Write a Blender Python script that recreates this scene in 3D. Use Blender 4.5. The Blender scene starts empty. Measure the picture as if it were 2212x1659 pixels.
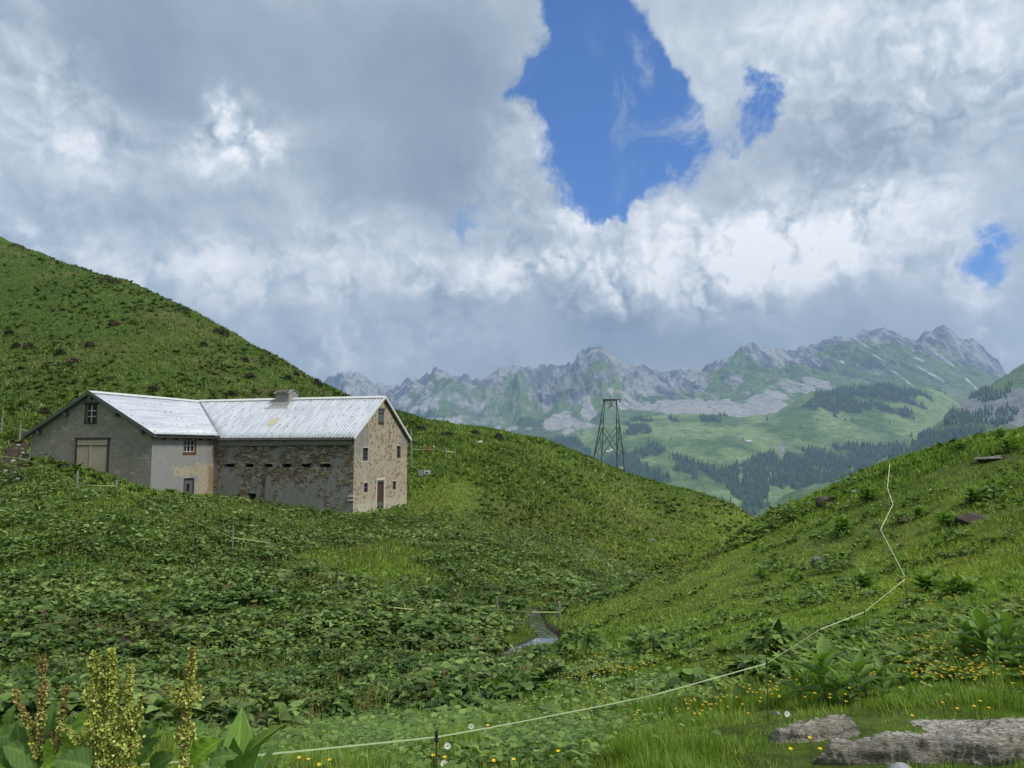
import bpy, math
import numpy as np
from mathutils import Vector, Matrix

rng = np.random.default_rng(7)
R = math.radians

# ------------------------------------------------------------------ camera, sky, sun, exposure
F_PX, CX, CY = 1597.6, 1106.0, 829.5        # photo measured on a 2212 x 1659 sheet
PITCH = 0.0868
scene = bpy.context.scene
cam_d = bpy.data.cameras.new('camera')
cam = bpy.data.objects.new('camera', cam_d)
scene.collection.objects.link(cam)
cam.location = (0, 0, 0)
cam.rotation_euler = (math.pi / 2 + PITCH, 0, 0)
cam_d.sensor_width = 36.0
cam_d.lens = 36.0 * F_PX / 2212.0
cam_d.clip_start = 0.1
cam_d.clip_end = 60000
scene.camera = cam
scene.view_settings.view_transform = 'Standard'
scene.view_settings.look = 'None'
scene.view_settings.exposure = 0.25
scene.view_settings.gamma = 1.0

SUN_AZ, SUN_EL = R(118), R(52)               # azimuth clockwise from the view axis
sun_dir = Vector((math.sin(SUN_AZ) * math.cos(SUN_EL), math.cos(SUN_AZ) * math.cos(SUN_EL), math.sin(SUN_EL)))
sd = bpy.data.lights.new('sun', 'SUN')
sd.energy = 2.5
sd.angle = R(12)
sd.color = (1.0, 0.95, 0.87)
sun = bpy.data.objects.new('sun', sd)
scene.collection.objects.link(sun)
sun.rotation_euler = (-sun_dir).to_track_quat('-Z', 'Y').to_euler()


def ray(px, py):
    a = (px - CX) / F_PX
    b = (CY - py) / F_PX
    c, s = math.cos(PITCH), math.sin(PITCH)
    return np.array([a, c - b * s, s + b * c])


def P(px, py, D):
    d = ray(px, py)
    return d * (D / d[1])


def proj(xyz):
    xyz = np.asarray(xyz, float)
    c, s = math.cos(PITCH), math.sin(PITCH)
    x, y, z = xyz[..., 0], xyz[..., 1], xyz[..., 2]
    d = y * c + z * s
    d = np.where(np.abs(d) < 1e-6, 1e-6, d)
    u = -y * s + z * c
    return CX + F_PX * x / d, CY - F_PX * u / d


# ------------------------------------------------------------------ node helpers
class NT:
    def __init__(s, tree):
        s.t = tree
        s.n = tree.nodes
        s.l = tree.links

    def new(s, typ, **kw):
        n = s.n.new(typ)
        for k, v in kw.items():
            setattr(n, k, v)
        return n

    def put(s, sock, v):
        if isinstance(v, bpy.types.NodeSocket):
            s.l.new(v, sock)
        elif v is not None:
            if hasattr(sock, 'default_value'):
                try:
                    sock.default_value = v
                except Exception:
                    sock.default_value = (v[0], v[1], v[2], 1.0)

    def math(s, op, a, b=None, c=None, clamp=False):
        n = s.new('ShaderNodeMath', operation=op, use_clamp=clamp)
        s.put(n.inputs[0], a)
        if b is not None:
            s.put(n.inputs[1], b)
        if c is not None:
            s.put(n.inputs[2], c)
        return n.outputs[0]

    def vmath(s, op, a, b=None):
        n = s.new('ShaderNodeVectorMath', operation=op)
        s.put(n.inputs[0], a)
        if b is not None:
            s.put(n.inputs[1], b)
        return n.outputs['Value'] if op in ('LENGTH', 'DOT_PRODUCT', 'DISTANCE') else n.outputs[0]

    def noise(s, vec, scale, detail=4, rough=0.5, dist=0.0, col=False):
        n = s.new('ShaderNodeTexNoise')
        s.put(n.inputs['Vector'], vec)
        n.inputs['Scale'].default_value = scale
        n.inputs['Detail'].default_value = detail
        n.inputs['Roughness'].default_value = rough
        n.inputs['Distortion'].default_value = dist
        return n.outputs['Color'] if col else n.outputs['Fac']

    def smooth(s, v, a, b, lo=0.0, hi=1.0):
        n = s.new('ShaderNodeMapRange', interpolation_type='SMOOTHSTEP')
        s.put(n.inputs[0], v)
        n.inputs[1].default_value = a
        n.inputs[2].default_value = b
        n.inputs[3].default_value = lo
        n.inputs[4].default_value = hi
        return n.outputs[0]

    def ramp(s, v, stops, mode='LINEAR'):
        n = s.new('ShaderNodeValToRGB')
        n.color_ramp.interpolation = mode
        e = n.color_ramp.elements
        while len(e) < len(stops):
            e.new(0.5)
        for i, (p, c) in enumerate(stops):
            e[i].position = p
            e[i].color = (c[0], c[1], c[2], 1)
        s.put(n.inputs[0], v)
        return n.outputs[0]

    def mix(s, f, a, b, mode='MIX'):
        n = s.new('ShaderNodeMix', data_type='RGBA', blend_type=mode)
        s.put(n.inputs[0], f)
        s.put(n.inputs[6], a if isinstance(a, bpy.types.NodeSocket) else (a[0], a[1], a[2], 1))
        s.put(n.inputs[7], b if isinstance(b, bpy.types.NodeSocket) else (b[0], b[1], b[2], 1))
        return n.outputs[2]

    def mapping(s, vec, scale=(1, 1, 1), loc=(0, 0, 0), rot=(0, 0, 0)):
        n = s.new('ShaderNodeMapping')
        s.put(n.inputs[0], vec)
        n.inputs['Location'].default_value = loc
        n.inputs['Rotation'].default_value = rot
        n.inputs['Scale'].default_value = scale
        return n.outputs[0]


# ------------------------------------------------------------------ world: Nishita sky with clouds
world = bpy.data.worlds.new('World')
scene.world = world
world.use_nodes = True
W = NT(world.node_tree)
W.n.clear()
geo = W.new('ShaderNodeTexCoord')
dirv = geo.outputs['Generated']
sep = W.new('ShaderNodeSeparateXYZ')
W.put(sep.inputs[0], dirv)
az = W.math('ARCTAN2', sep.outputs[0], sep.outputs[1])
el = W.math('ARCSINE', sep.outputs[2])
comb = W.new('ShaderNodeCombineXYZ')
W.put(comb.inputs[0], az)
W.put(comb.inputs[1], el)
ae = comb.outputs[0]
# warp so that blob borders follow cloud detail
wn = W.noise(dirv, 4.5, 6, 0.6, 0.0, col=True)
wv = W.vmath('SUBTRACT', wn, (0.5, 0.5, 0.5))
wn2 = W.noise(dirv, 17.0, 6, 0.62, 0.0, col=True)
wv2 = W.vmath('SUBTRACT', wn2, (0.5, 0.5, 0.5))
wv = W.vmath('ADD', W.vmath('MULTIPLY', wv, (0.22, 0.22, 0)), W.vmath('MULTIPLY', wv2, (0.08, 0.08, 0)))
aew = W.vmath('ADD', ae, wv)


def blob(vec, px, py, rx, ry, w):
    d = ray(px, py)
    a0 = math.atan2(d[0], d[1])
    e0 = math.asin(d[2] / np.linalg.norm(d))
    v = W.vmath('SUBTRACT', vec, (a0, e0, 0))
    v = W.vmath('MULTIPLY', v, (F_PX / rx, F_PX / ry, 0))
    q = W.vmath('DOT_PRODUCT', v, v)
    g = W.math('POWER', 2.71828, W.math('MULTIPLY', q, -1.0))
    return W.math('MULTIPLY', g, w)


def blobs(vec, lst):
    acc = None
    for b in lst:
        g = blob(vec, *b)
        acc = g if acc is None else W.math('ADD', acc, g)
    return acc


# holes in the cloud cover (photo pixel, radii, strength)
holes = [(1290, 60, 95, 120, 1.0), (1330, 200, 150, 110, 1.1), (1350, 325, 125, 92, 1.1), (1190, 190, 90, 60, .7),
         (1430, 170, 55, 90, .35), (1640, 212, 66, 62, .85), (2150, 560, 66, 52, .66), (1010, 465, 95, 32, .42),
         (1230, -60, 80, 90, .6), (2020, 370, 70, 50, .3), (1330, 430, 60, 35, .5), (1250, 120, 60, 90, .4)]
hole = blobs(aew, holes)
cn = W.noise(dirv, 3.2, 9, 0.6, 0.15)
cn_fine = W.noise(dirv, 9.0, 9, 0.62, 0.2)
cn_w = W.noise(dirv, 24.0, 8, 0.65, 0.6)
cov = W.math('SUBTRACT', W.math('ADD', W.math('ADD', W.math('MULTIPLY', cn_fine, 0.80), W.math('MULTIPLY', cn_w, 0.55)), 0.03), hole)
alpha = W.smooth(cov, 0.02, 0.44)
wisp = W.smooth(W.noise(W.mapping(dirv, (1, 1, .6)), 10.0, 9, .68, .8), .50, .74)
wispz = blobs(aew, [(1480, 240, 90, 220, 1.0), (1640, 230, 90, 90, .5), (1300, 260, 200, 200, .2), (1420, 60, 70, 120, .6)])
alpha = W.math('MAXIMUM', alpha, W.math('MULTIPLY', wisp, wispz, clamp=True))

# brightness: white cumulus and dark bases
bright = [(1560, 510, 320, 95, .46), (1800, 530, 220, 100, .30), (1180, 590, 160, 45, .22), (1420, 640, 200, 40, .10), (1290, 430, 60, 45, .45), (1330, 600, 300, 70, .22), (1080, 600, 170, 50, .28),
          (520, 255, 75, 50, .55), (430, 300, 160, 70, .20), (1900, 480, 120, 70, .18), (2120, 600, 60, 50, .35),
          (300, 560, 520, 80, .26), (700, 500, 260, 60, .20), (680, 770, 90, 45, .30), (930, 760, 150, 50, .22),
          (30, 220, 120, 130, .28), (1150, 350, 110, 130, .22), (1700, 110, 260, 120, .14), (2050, 130, 260, 160, .20),
          (1200, 250, 40, 30, .25), (2150, 760, 60, 60, .25), (2050, 250, 300, 90, .12), (500, 640, 400, 60, .14)]
dark = [(700, 80, 520, 190, .26), (1000, 230, 220, 150, .20), (250, 100, 260, 120, .16), (820, 370, 320, 50, .16), (200, 400, 300, 60, .12),
        (1850, 330, 250, 110, .24), (1500, 740, 420, 50, .15), (1650, 650, 300, 40, .10), (1100, 680, 200, 40, .12),
        (1150, 480, 110, 70, .12), (1330, 690, 110, 30, .18)]
bb = blobs(aew, bright)
dd = blobs(aew, dark)
offs = W.vmath('ADD', dirv, (0.05, 0.0, 0.045))
n0 = W.noise(dirv, 7.0, 8, 0.58, 0.1)
n1 = W.noise(offs, 7.0, 8, 0.58, 0.1)
relief = W.math('SUBTRACT', n0, n1)
n2 = W.noise(dirv, 2.3, 5, 0.55)
# cauliflower billows lit from the right
bw = W.vmath('ADD', dirv, W.vmath('MULTIPLY', W.vmath('SUBTRACT', W.noise(dirv, 11, 4, .6, col=True), (.5, .5, .5)), (.10, .10, .10)))


def billow(v, sc):
    n = W.new('ShaderNodeTexVoronoi', feature='F1')
    W.put(n.inputs['Vector'], v)
    n.inputs['Scale'].default_value = sc
    n.inputs['Detail'].default_value = 3.0
    n.inputs['Roughness'].default_value = .62
    n.inputs['Lacunarity'].default_value = 2.1
    return n.outputs['Distance']


b0_ = billow(bw, 9.0)
b1_ = billow(W.vmath('ADD', bw, (.010, 0, .014)), 9.0)
puff = W.math('SUBTRACT', b1_, b0_)
# the relief shows most where the cloud is bright cumulus
relw = W.math('ADD', 0.55, W.math('MULTIPLY', bb, 2.6))
val = W.math('ADD', 0.43, W.math('MULTIPLY', W.math('MULTIPLY', relief, relw), 0.62))
val = W.math('ADD', val, W.math('MULTIPLY', W.math('SUBTRACT', n2, 0.5), 0.35))
val = W.math('ADD', val, W.math('MULTIPLY', W.math('SUBTRACT', W.noise(dirv, 15.0, 8, 0.62, 0.3), 0.5), W.math('ADD', 0.05, W.math('MULTIPLY', bb, 0.6))))
val = W.math('ADD', val, W.math('MULTIPLY', puff, W.math('ADD', .05, W.math('MULTIPLY', bb, 1.35))))
val = W.math('ADD', val, W.math('MULTIPLY', W.math('SUBTRACT', .42, b0_), W.math('MULTIPLY', bb, .45)))
val = W.math('ADD', val, bb)
val = W.math('SUBTRACT', val, dd)
ccol = W.ramp(val, [(0.0, (.20, .255, .33)), (0.25, (.31, .37, .44)), (0.5, (.52, .58, .64)), (0.72, (.79, .81, .84)), (1.0, (1.0, 1.0, 1.0))])
sky = W.new('ShaderNodeTexSky', sky_type='NISHITA')
sky.sun_disc = False
sky.sun_elevation = SUN_EL
sky.sun_rotation = SUN_AZ
sky.altitude = 1800
sky.air_density = 1.0
sky.dust_density = 0.3
sky.ozone_density = 2.0
skyc = W.mix(1.0, sky.outputs[0], (0.30, 0.68, 1.18), 'MULTIPLY')
bg = W.new('ShaderNodeBackground')
# sky at 0.12 beside clouds whose radiance is given directly
STR = 0.12
cl = W.mix(1.0, ccol, (1 / STR, 1 / STR, 1 / STR), 'MULTIPLY')
fin = W.mix(alpha, skyc, cl)
W.put(bg.inputs[0], fin)
bg.inputs[1].default_value = STR
wo = W.new('ShaderNodeOutputWorld')
W.l.new(bg.outputs[0], wo.inputs[0])
world.cycles.sampling_method = 'MANUAL'
world.cycles.sample_map_resolution = 512


# ------------------------------------------------------------------ materials
def mat(name, fn, rough=0.9, spec=0.3, metal=0.0):
    m = bpy.data.materials.new(name)
    m.use_nodes = True
    t = NT(m.node_tree)
    b = t.n['Principled BSDF']
    b.inputs['Roughness'].default_value = rough
    b.inputs['Specular IOR Level'].default_value = spec
    b.inputs['Metallic'].default_value = metal
    fn(t, b)
    return m


def bump(t, b, h, strength=0.5, dist=0.02):
    n = t.new('ShaderNodeBump')
    n.inputs['Strength'].default_value = strength
    n.inputs['Distance'].default_value = dist
    t.put(n.inputs['Height'], h)
    t.l.new(n.outputs[0], b.inputs['Normal'])


def wpos(t):
    return t.new('ShaderNodeNewGeometry').outputs['Position']


def opos(t):
    return t.new('ShaderNodeTexCoord').outputs['Object']


def simple(name, c0, c1, scale=8, rough=0.9, spec=0.3, metal=0.0, bmp=0.3, bd=0.01, detail=5, sc=(1, 1, 1)):
    def f(t, b):
        v = t.mapping(opos(t), sc)
        n = t.noise(v, scale, detail, 0.6)
        t.put(b.inputs['Base Color'], t.ramp(n, [(0.3, c0), (0.7, c1)]))
        if bmp:
            bump(t, b, n, bmp, bd)
    return mat(name, f, rough, spec, metal)


def attr_leaf(name, rough=0.5, spec=0.4, transl=0.25, var=0.25):
    """foliage: colour from the plant's own colour attribute, small variation per leaf"""
    m = bpy.data.materials.new(name)
    m.use_nodes = True
    t = NT(m.node_tree)
    b = t.n['Principled BSDF']
    a = t.new('ShaderNodeAttribute', attribute_name='Col')
    g = t.new('ShaderNodeNewGeometry')
    f = t.math('ADD', 1.0 - var, t.math('MULTIPLY', g.outputs['Random Per Island'], 2 * var))
    n = t.new('ShaderNodeVectorMath', operation='SCALE')
    t.l.new(a.outputs['Color'], n.inputs[0])
    t.put(n.inputs['Scale'], f)
    col = n.outputs[0]
    t.put(b.inputs['Base Color'], col)
    b.inputs['Roughness'].default_value = rough
    b.inputs['Specular IOR Level'].default_value = spec
    if transl > 0:
        tr = t.new('ShaderNodeBsdfTranslucent')
        c2 = t.mix(1.0, col, (1.3, 1.5, 0.6), 'MULTIPLY')
        t.put(tr.inputs[0], c2)
        ms = t.new('ShaderNodeMixShader')
        ms.inputs[0].default_value = transl
        t.l.new(b.outputs[0], ms.inputs[1])
        t.l.new(tr.outputs[0], ms.inputs[2])
        t.l.new(ms.outputs[0], t.n['Material Output'].inputs[0])
    return m


# ------------------------------------------------------------------ numpy noise
def _h(ix, iy, seed):
    with np.errstate(over='ignore'):
        n = (ix.astype(np.int64) * 374761393 + iy.astype(np.int64) * 668265263 + seed * 974711) & 0xffffffff
        n = ((n ^ (n >> 13)) * 1274126177) & 0xffffffff
        n = (n ^ (n >> 16)) & 0xffff
    return n / 65535.0


def vnoise(x, y, seed=0):
    ix, iy = np.floor(x), np.floor(y)
    fx, fy = x - ix, y - iy
    fx = fx * fx * (3 - 2 * fx)
    fy = fy * fy * (3 - 2 * fy)
    a = _h(ix, iy, seed)
    b = _h(ix + 1, iy, seed)
    c = _h(ix, iy + 1, seed)
    d = _h(ix + 1, iy + 1, seed)
    return (a + (b - a) * fx) * (1 - fy) + (c + (d - c) * fx) * fy


def fbm(x, y, oct=5, seed=0, gain=0.5):
    s, a, tot = 0, 1.0, 0
    for o in range(oct):
        s = s + a * vnoise(x * 2 ** o + o * 17.3, y * 2 ** o + o * 9.1, seed + o)
        tot += a
        a *= gain
    return s / tot


def ridged(x, y, oct=5, seed=0, gain=0.5):
    s, a, tot = 0, 1.0, 0
    for o in range(oct):
        s = s + a * (1 - np.abs(2 * vnoise(x * 2 ** o + o * 17.3, y * 2 ** o + o * 9.1, seed + o) - 1))
        tot += a
        a *= gain
    return s / tot


def sstep(a, b, x):
    t = np.clip((x - a) / (b - a), 0, 1)
    return t * t * (3 - 2 * t)


# ------------------------------------------------------------------ mesh helpers
col_main = scene.collection


def link(name, me, m=None, parent=None):
    o = bpy.data.objects.new(name, me)
    col_main.objects.link(o)
    if m is not None:
        for q in (m if isinstance(m, (list, tuple)) else [m]):
            me.materials.append(q)
    if parent is not None:
        o.parent = parent
    return o


def tag(o, label=None, cat=None, group=None, kind=None):
    if label:
        o['label'] = label
    if cat:
        o['category'] = cat
    if group:
        o['group'] = group
    if kind:
        o['kind'] = kind
    return o


def empty(name, loc, rz=0.0):
    o = bpy.data.objects.new(name, None)
    col_main.objects.link(o)
    o.location = loc
    o.rotation_euler = (0, 0, rz)
    o.empty_display_size = 0.2
    return o


def tri_mesh(name, v, f, col=None, smooth=False, mi=None):
    """v (n,3), f (m,3 or m,4)"""
    v = np.ascontiguousarray(v, dtype=np.float32)
    f = np.ascontiguousarray(f, dtype=np.int32)
    k = f.shape[1]
    me = bpy.data.meshes.new(name)
    me.vertices.add(len(v))
    me.vertices.foreach_set('co', v.ravel())
    me.loops.add(f.size)
    me.loops.foreach_set('vertex_index', f.ravel())
    me.polygons.add(len(f))
    me.polygons.foreach_set('loop_start', np.arange(0, f.size, k, dtype=np.int32))
    if smooth:
        me.polygons.foreach_set('use_smooth', np.ones(len(f), dtype=bool))
    if mi is not None:
        me.polygons.foreach_set('material_index', np.asarray(mi, dtype=np.int32))
    me.update(calc_edges=True)
    if col is not None:
        a = me.color_attributes.new('Col', 'FLOAT_COLOR', 'POINT')
        c = np.ones((len(v), 4), dtype=np.float32)
        c[:, :3] = col
        a.data.foreach_set('color', c.ravel())
    return me


def grid_faces(nu, nv):
    i = np.arange((nu - 1) * (nv - 1))
    a = (i // (nv - 1)) * nv + i % (nv - 1)
    return np.stack([a, a + nv, a + nv + 1, a + 1], 1)


class MB:
    """collects plain shapes into one mesh"""

    def __init__(s):
        s.v, s.f = [], []

    def add(s, v, f):
        o = len(s.v)
        s.v += [tuple(map(float, p)) for p in v]
        s.f += [tuple(i + o for i in q) for q in f]
        return s

    def box(s, x0, x1, y0, y1, z0, z1):
        v = [(x0, y0, z0), (x1, y0, z0), (x1, y1, z0), (x0, y1, z0), (x0, y0, z1), (x1, y0, z1), (x1, y1, z1), (x0, y1, z1)]
        return s.add(v, [(0, 3, 2, 1), (4, 5, 6, 7), (0, 1, 5, 4), (1, 2, 6, 5), (2, 3, 7, 6), (3, 0, 4, 7)])

    def beam(s, a, b, w, h=None, up=(0, 0, 1)):
        h = h or w
        a, b = Vector(a), Vector(b)
        d = (b - a).normalized()
        u = Vector(up)
        if abs(d.dot(u)) > .97:
            u = Vector((0, 1, 0))
        r = d.cross(u).normalized() * w / 2
        q = r.cross(d).normalized() * h / 2
        v = [a - r - q, a + r - q, a + r + q, a - r + q, b - r - q, b + r - q, b + r + q, b - r + q]
        return s.add(v, [(0, 3, 2, 1), (4, 5, 6, 7), (0, 1, 5, 4), (1, 2, 6, 5), (2, 3, 7, 6), (3, 0, 4, 7)])

    def tube(s, pts, rad, n=8):
        pts = [Vector(p) for p in pts]
        rr = rad if isinstance(rad, (list, tuple)) else [rad] * len(pts)
        v, f = [], []
        for i, p in enumerate(pts):
            d = (pts[min(i + 1, len(pts) - 1)] - pts[max(i - 1, 0)]).normalized()
            u = Vector((0, 0, 1)) if abs(d.z) < .9 else Vector((1, 0, 0))
            r = d.cross(u).normalized()
            q = r.cross(d)
            for k in range(n):
                t = 2 * math.pi * k / n
                v.append(p + (r * math.cos(t) + q * math.sin(t)) * rr[i])
        for i in range(len(pts) - 1):
            for k in range(n):
                a, b = i * n + k, i * n + (k + 1) % n
                f.append((a, b, b + n, a + n))
        f.append(tuple(range(n))[::-1])
        f.append(tuple((len(pts) - 1) * n + k for k in range(n)))
        return s.add(v, f)

    def build(s, name, m, parent=None, bevel=0.0, smooth=False):
        me = bpy.data.meshes.new(name)
        me.from_pydata(s.v, [], s.f)
        me.update()
        if smooth:
            me.polygons.foreach_set('use_smooth', [True] * len(me.polygons))
        o = link(name, me, m, parent)
        if bevel:
            b = o.modifiers.new('bevel', 'BEVEL')
            b.width = bevel
            b.segments = 2
        return o


# leaf templates: columns (across, along, normal), triangles
def leaf_template(rows, widths, fold=0.25, droop=0.35, ruffle=0.0):
    T, Fc = [], []
    n = len(rows)
    for i, (v, w) in enumerate(zip(rows, widths)):
        d = -droop * v * v
        rf = ruffle * (1 if i % 2 else -1)
        T += [(-w, v, d + fold * w + rf), (0, v, d), (w, v, d + fold * w - rf)]
    for i in range(n - 1):
        a = i * 3
        for q in ((0, 1), (1, 2)):
            Fc += [(a + q[0], a + q[1], a + 3 + q[1]), (a + q[0], a + 3 + q[1], a + 3 + q[0])]
    return np.array(T, float), np.array(Fc)


HEART = leaf_template([-.08, .1, .4, .72, 1.0], [.16, .40, .42, .24, .02], .22, .30, .015)
HEART_LO = leaf_template([0.0, .35, 1.0], [.28, .44, .04], .25, .30)
PLEAT = leaf_template([0, .18, .42, .68, .88, 1.0], [.06, .22, .27, .20, .09, .005], .45, .38)
BLADE = (np.array([(-.5, 0, 0), (.5, 0, 0), (-.38, .55, -.05), (.38, .55, -.05), (0, 1, -.22)], float),
         np.array([(0, 1, 3), (0, 3, 2), (2, 3, 4)]))
PETAL = leaf_template([0, .45, 1.0], [.12, .5, .28], .3, -.35)


def unit(a):
    return a / np.maximum(np.linalg.norm(a, axis=1, keepdims=True), 1e-9)


def scatter(tmpl, pos, direc, nrm, L, Wd, col, curl=1.0):
    """one transformed copy of the template per row; returns verts, faces, colours"""
    T, Fc = tmpl
    d = unit(direc)
    s = unit(np.cross(d, nrm))
    n = np.cross(s, d)
    N, K = len(pos), len(T)
    L = np.broadcast_to(L, N)[:, None, None]
    Wd = np.broadcast_to(Wd, N)[:, None, None]
    cu = np.broadcast_to(curl, N)[:, None, None]
    v = pos[:, None, :] + s[:, None, :] * T[None, :, 0:1] * Wd + d[:, None, :] * T[None, :, 1:2] * L + n[:, None, :] * T[None, :, 2:3] * L * cu
    f = (Fc[None] + (np.arange(N) * K)[:, None, None]).reshape(-1, 3)
    c = np.repeat(np.broadcast_to(col, (N, 3)), K, axis=0)
    return v.reshape(-1, 3), f, c


def join(parts):
    V, Fs, C, o = [], [], [], 0
    for v, f, c in parts:
        V.append(v)
        Fs.append(f + o)
        C.append(c)
        o += len(v)
    return np.concatenate(V), np.concatenate(Fs), np.concatenate(C)


# ------------------------------------------------------------------ near terrain
ctl = []


def c(*pts):
    for p in pts:
        ctl.append(P(*p))


# foreground bank under the camera
c((-300, 1659, 3.7), (0, 1659, 3.7), (500, 1659, 3.8), (1100, 1659, 3.9), (1650, 1659, 3.7), (2212, 1659, 3.6), (2500, 1659, 3.5),
  (0, 1640, 4.3), (300, 1640, 4.4), (600, 1645, 4.4), (300, 1595, 8.5), (0, 1600, 8.2), (600, 1590, 9.5), (600, 1560, 13.5), (900, 1600, 7),
  (1100, 1600, 6.0), (1400, 1600, 4.9), (1650, 1600, 4.3), (2212, 1600, 4.1), (-300, 1600, 8), (2500, 1600, 4),
  (0, 1500, 15), (600, 1500, 17), (900, 1500, 14.5), (1100, 1500, 12), (1500, 1500, 8), (1850, 1500, 6.2), (2212, 1490, 5.6),
  (-300, 1400, 20), (0, 1400, 20), (350, 1400, 21), (600, 1400, 22), (900, 1400, 22.5), (1160, 1410, 22), (1350, 1400, 16), (1600, 1400, 11.5),
  (1850, 1400, 9), (2212, 1400, 7.5), (1160, 1330, 30), (1040, 1330, 28), (0, 1300, 25), (400, 1300, 27.5), (800, 1300, 29), (1000, 1300, 31),
  (1260, 1300, 34), (1400, 1300, 25), (1700, 1300, 17), (2000, 1300, 13), (2212, 1300, 11), (2500, 1300, 9),
  (-300, 1200, 31), (0, 1200, 31), (400, 1200, 34), (800, 1200, 38), (1000, 1200, 40.5), (1200, 1200, 46), (1330, 1235, 48),
  (1400, 1262, 32), (1500, 1218, 38), (1600, 1150, 44), (1560, 1200, 35), (1700, 1200, 25), (1950, 1200, 20), (2212, 1200, 16),
  (1800, 1100, 32), (2000, 1100, 24), (2212, 1100, 20), (2212, 1000, 26), (2500, 1100, 17))
# gorge behind the lip of the right-hand slope
c((1420, 1275, 42), (1500, 1255, 48), (1570, 1235, 60), (1650, 1190, 80), (1720, 1210, 100), (1640, 1160, 60), (1760, 1240, 80))
# spur to the right of the barn
c((1400, 1150, 75), (1300, 1100, 76), (1200, 1150, 60), (1200, 1050, 74), (1100, 1150, 53), (1100, 1050, 64), (1100, 1000, 72), (1000, 1150, 48),
  (1000, 1080, 55), (950, 1080, 54), (950, 1010, 64), (950, 960, 74), (1500, 1140, 80), (1500, 1205, 62), (1600, 1135, 86), (1400, 1245, 54))
# around the barn
c((763, 1112, 50), (457, 1072, 52.9), (325, 1057, 47.5), (67, 985, 50.4), (881, 1090, 58), (400, 1020, 62), (700, 1030, 66), (200, 930, 66),
  (0, 985, 52), (0, 1050, 45), (0, 1120, 38), (200, 1100, 40), (200, 1030, 46), (400, 1110, 42), (600, 1130, 44), (766, 1150, 45.5), (880, 1130, 49),
  (-300, 985, 52), (-300, 1100, 40), (220, 1018, 49))
crest = [(-400, 300, 168), (0, 512, 150), (120, 565, 138), (245, 605, 125), (400, 668, 118), (480, 717, 112), (575, 761, 108), (650, 805, 105),
         (745, 858, 101), (860, 892, 96), (940, 915, 92), (1040, 929, 90), (1140, 946, 92), (1240, 978, 96), (1330, 1015, 99), (1420, 1048, 100),
         (1520, 1084, 96), (1600, 1120, 92), (1650, 1145, 90), (1720, 1180, 90)]
for (x, y, D) in crest:
    q = 30 if x < 1400 else 75
    c((x, y, D), (x, y + q, D * 1.22), (x, y + 120 + q, D * 1.7), (x, y + 330, D * 2.5))
crest2 = [(1660, 1112, 49), (1730, 1085, 45), (1800, 1055, 41), (1900, 1008, 37), (2000, 977, 35), (2100, 952, 33.5), (2212, 932, 32), (2450, 900, 30)]
for (x, y, D) in crest2:
    c((x, y, D), (x, y + 45, D * 1.25), (x, y + 190, D * 1.9), (x, y + 260, D * 3), (x, y + 260, D * 5.5))
c((-300, 700, 110), (0, 900, 66), (0, 700, 108), (0, 800, 86), (200, 800, 84), (200, 700, 104), (400, 760, 95), (600, 850, 88), (400, 860, 78))
for a in (-50, -25, 0, 25, 50):
    for r_ in (0.7, 2.0):
        ctl.append(np.array([r_ * math.sin(R(a)), r_ * math.cos(R(a)), -1.62 - 0.01 * r_]))
ctl = np.array(ctl)
ca, cr = np.arctan2(ctl[:, 0], ctl[:, 1]), np.hypot(ctl[:, 0], ctl[:, 1])
cu = np.stack([ca * 1.6, np.log(cr)], 1)
ct = ctl[:, 2] / cr


def tps(d2):
    return 0.5 * d2 * np.log(d2 + 1e-12)


n_ = len(cu)
d2 = ((cu[:, None] - cu[None]) ** 2).sum(-1)
A_ = np.zeros((n_ + 3, n_ + 3))
A_[:n_, :n_] = tps(d2) + np.eye(n_) * 2e-4
A_[:n_, n_] = 1
A_[:n_, n_ + 1:] = cu
A_[n_:, :n_] = A_[:n_, n_:].T
wts = np.linalg.solve(A_, np.concatenate([ct, np.zeros(3)]))

NA, NR = 1000, 640
AZ0, AZ1 = R(-50), R(50)
LR0, LR1 = math.log(0.7), math.log(290)
ga = np.linspace(AZ0, AZ1, NA)
gl = np.linspace(LR0, LR1, NR)
GT = np.zeros((NA, NR))
for i in range(0, NA, 50):
    q = np.stack(np.meshgrid(ga[i:i + 50] * 1.6, gl, indexing='ij'), -1).reshape(-1, 2)
    dd2 = ((q[:, None] - cu[None]) ** 2).sum(-1)
    GT[i:i + 50] = (tps(dd2) @ wts[:n_] + wts[n_] + q @ wts[n_ + 1:]).reshape(-1, NR)
gr = np.exp(gl)
GX = np.sin(ga)[:, None] * gr[None]
GY = np.cos(ga)[:, None] * gr[None]
GZ = GT * gr[None]
amp = 0.03 + 0.0026 * gr[None]
amp = amp * (1 - 0.75 * np.exp(-(((GX + 16) / 14) ** 2 + ((GY - 50) / 9) ** 2)))
GZ = GZ + amp * ((fbm(GX / 5, GY / 5, 5, 3) - 0.5) * 2.0 + (fbm(GX / 1.2, GY / 1.2, 3, 9) - .5) * 0.7) * (0.4 + sstep(10, 60, gr)[None])

# cattle terracettes on the steep hillsides
tz = GZ / 1.25 + 1.6 * fbm(GX / 14, GY / 14, 4, 57)
saw = tz - np.floor(tz)
GZ = GZ + .20 * (sstep(.0, .35, saw) - saw) * sstep(55, 75, gr)[None] * (.4 + 1.2 * fbm(GX / 8, GY / 8, 3, 58))


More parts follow.
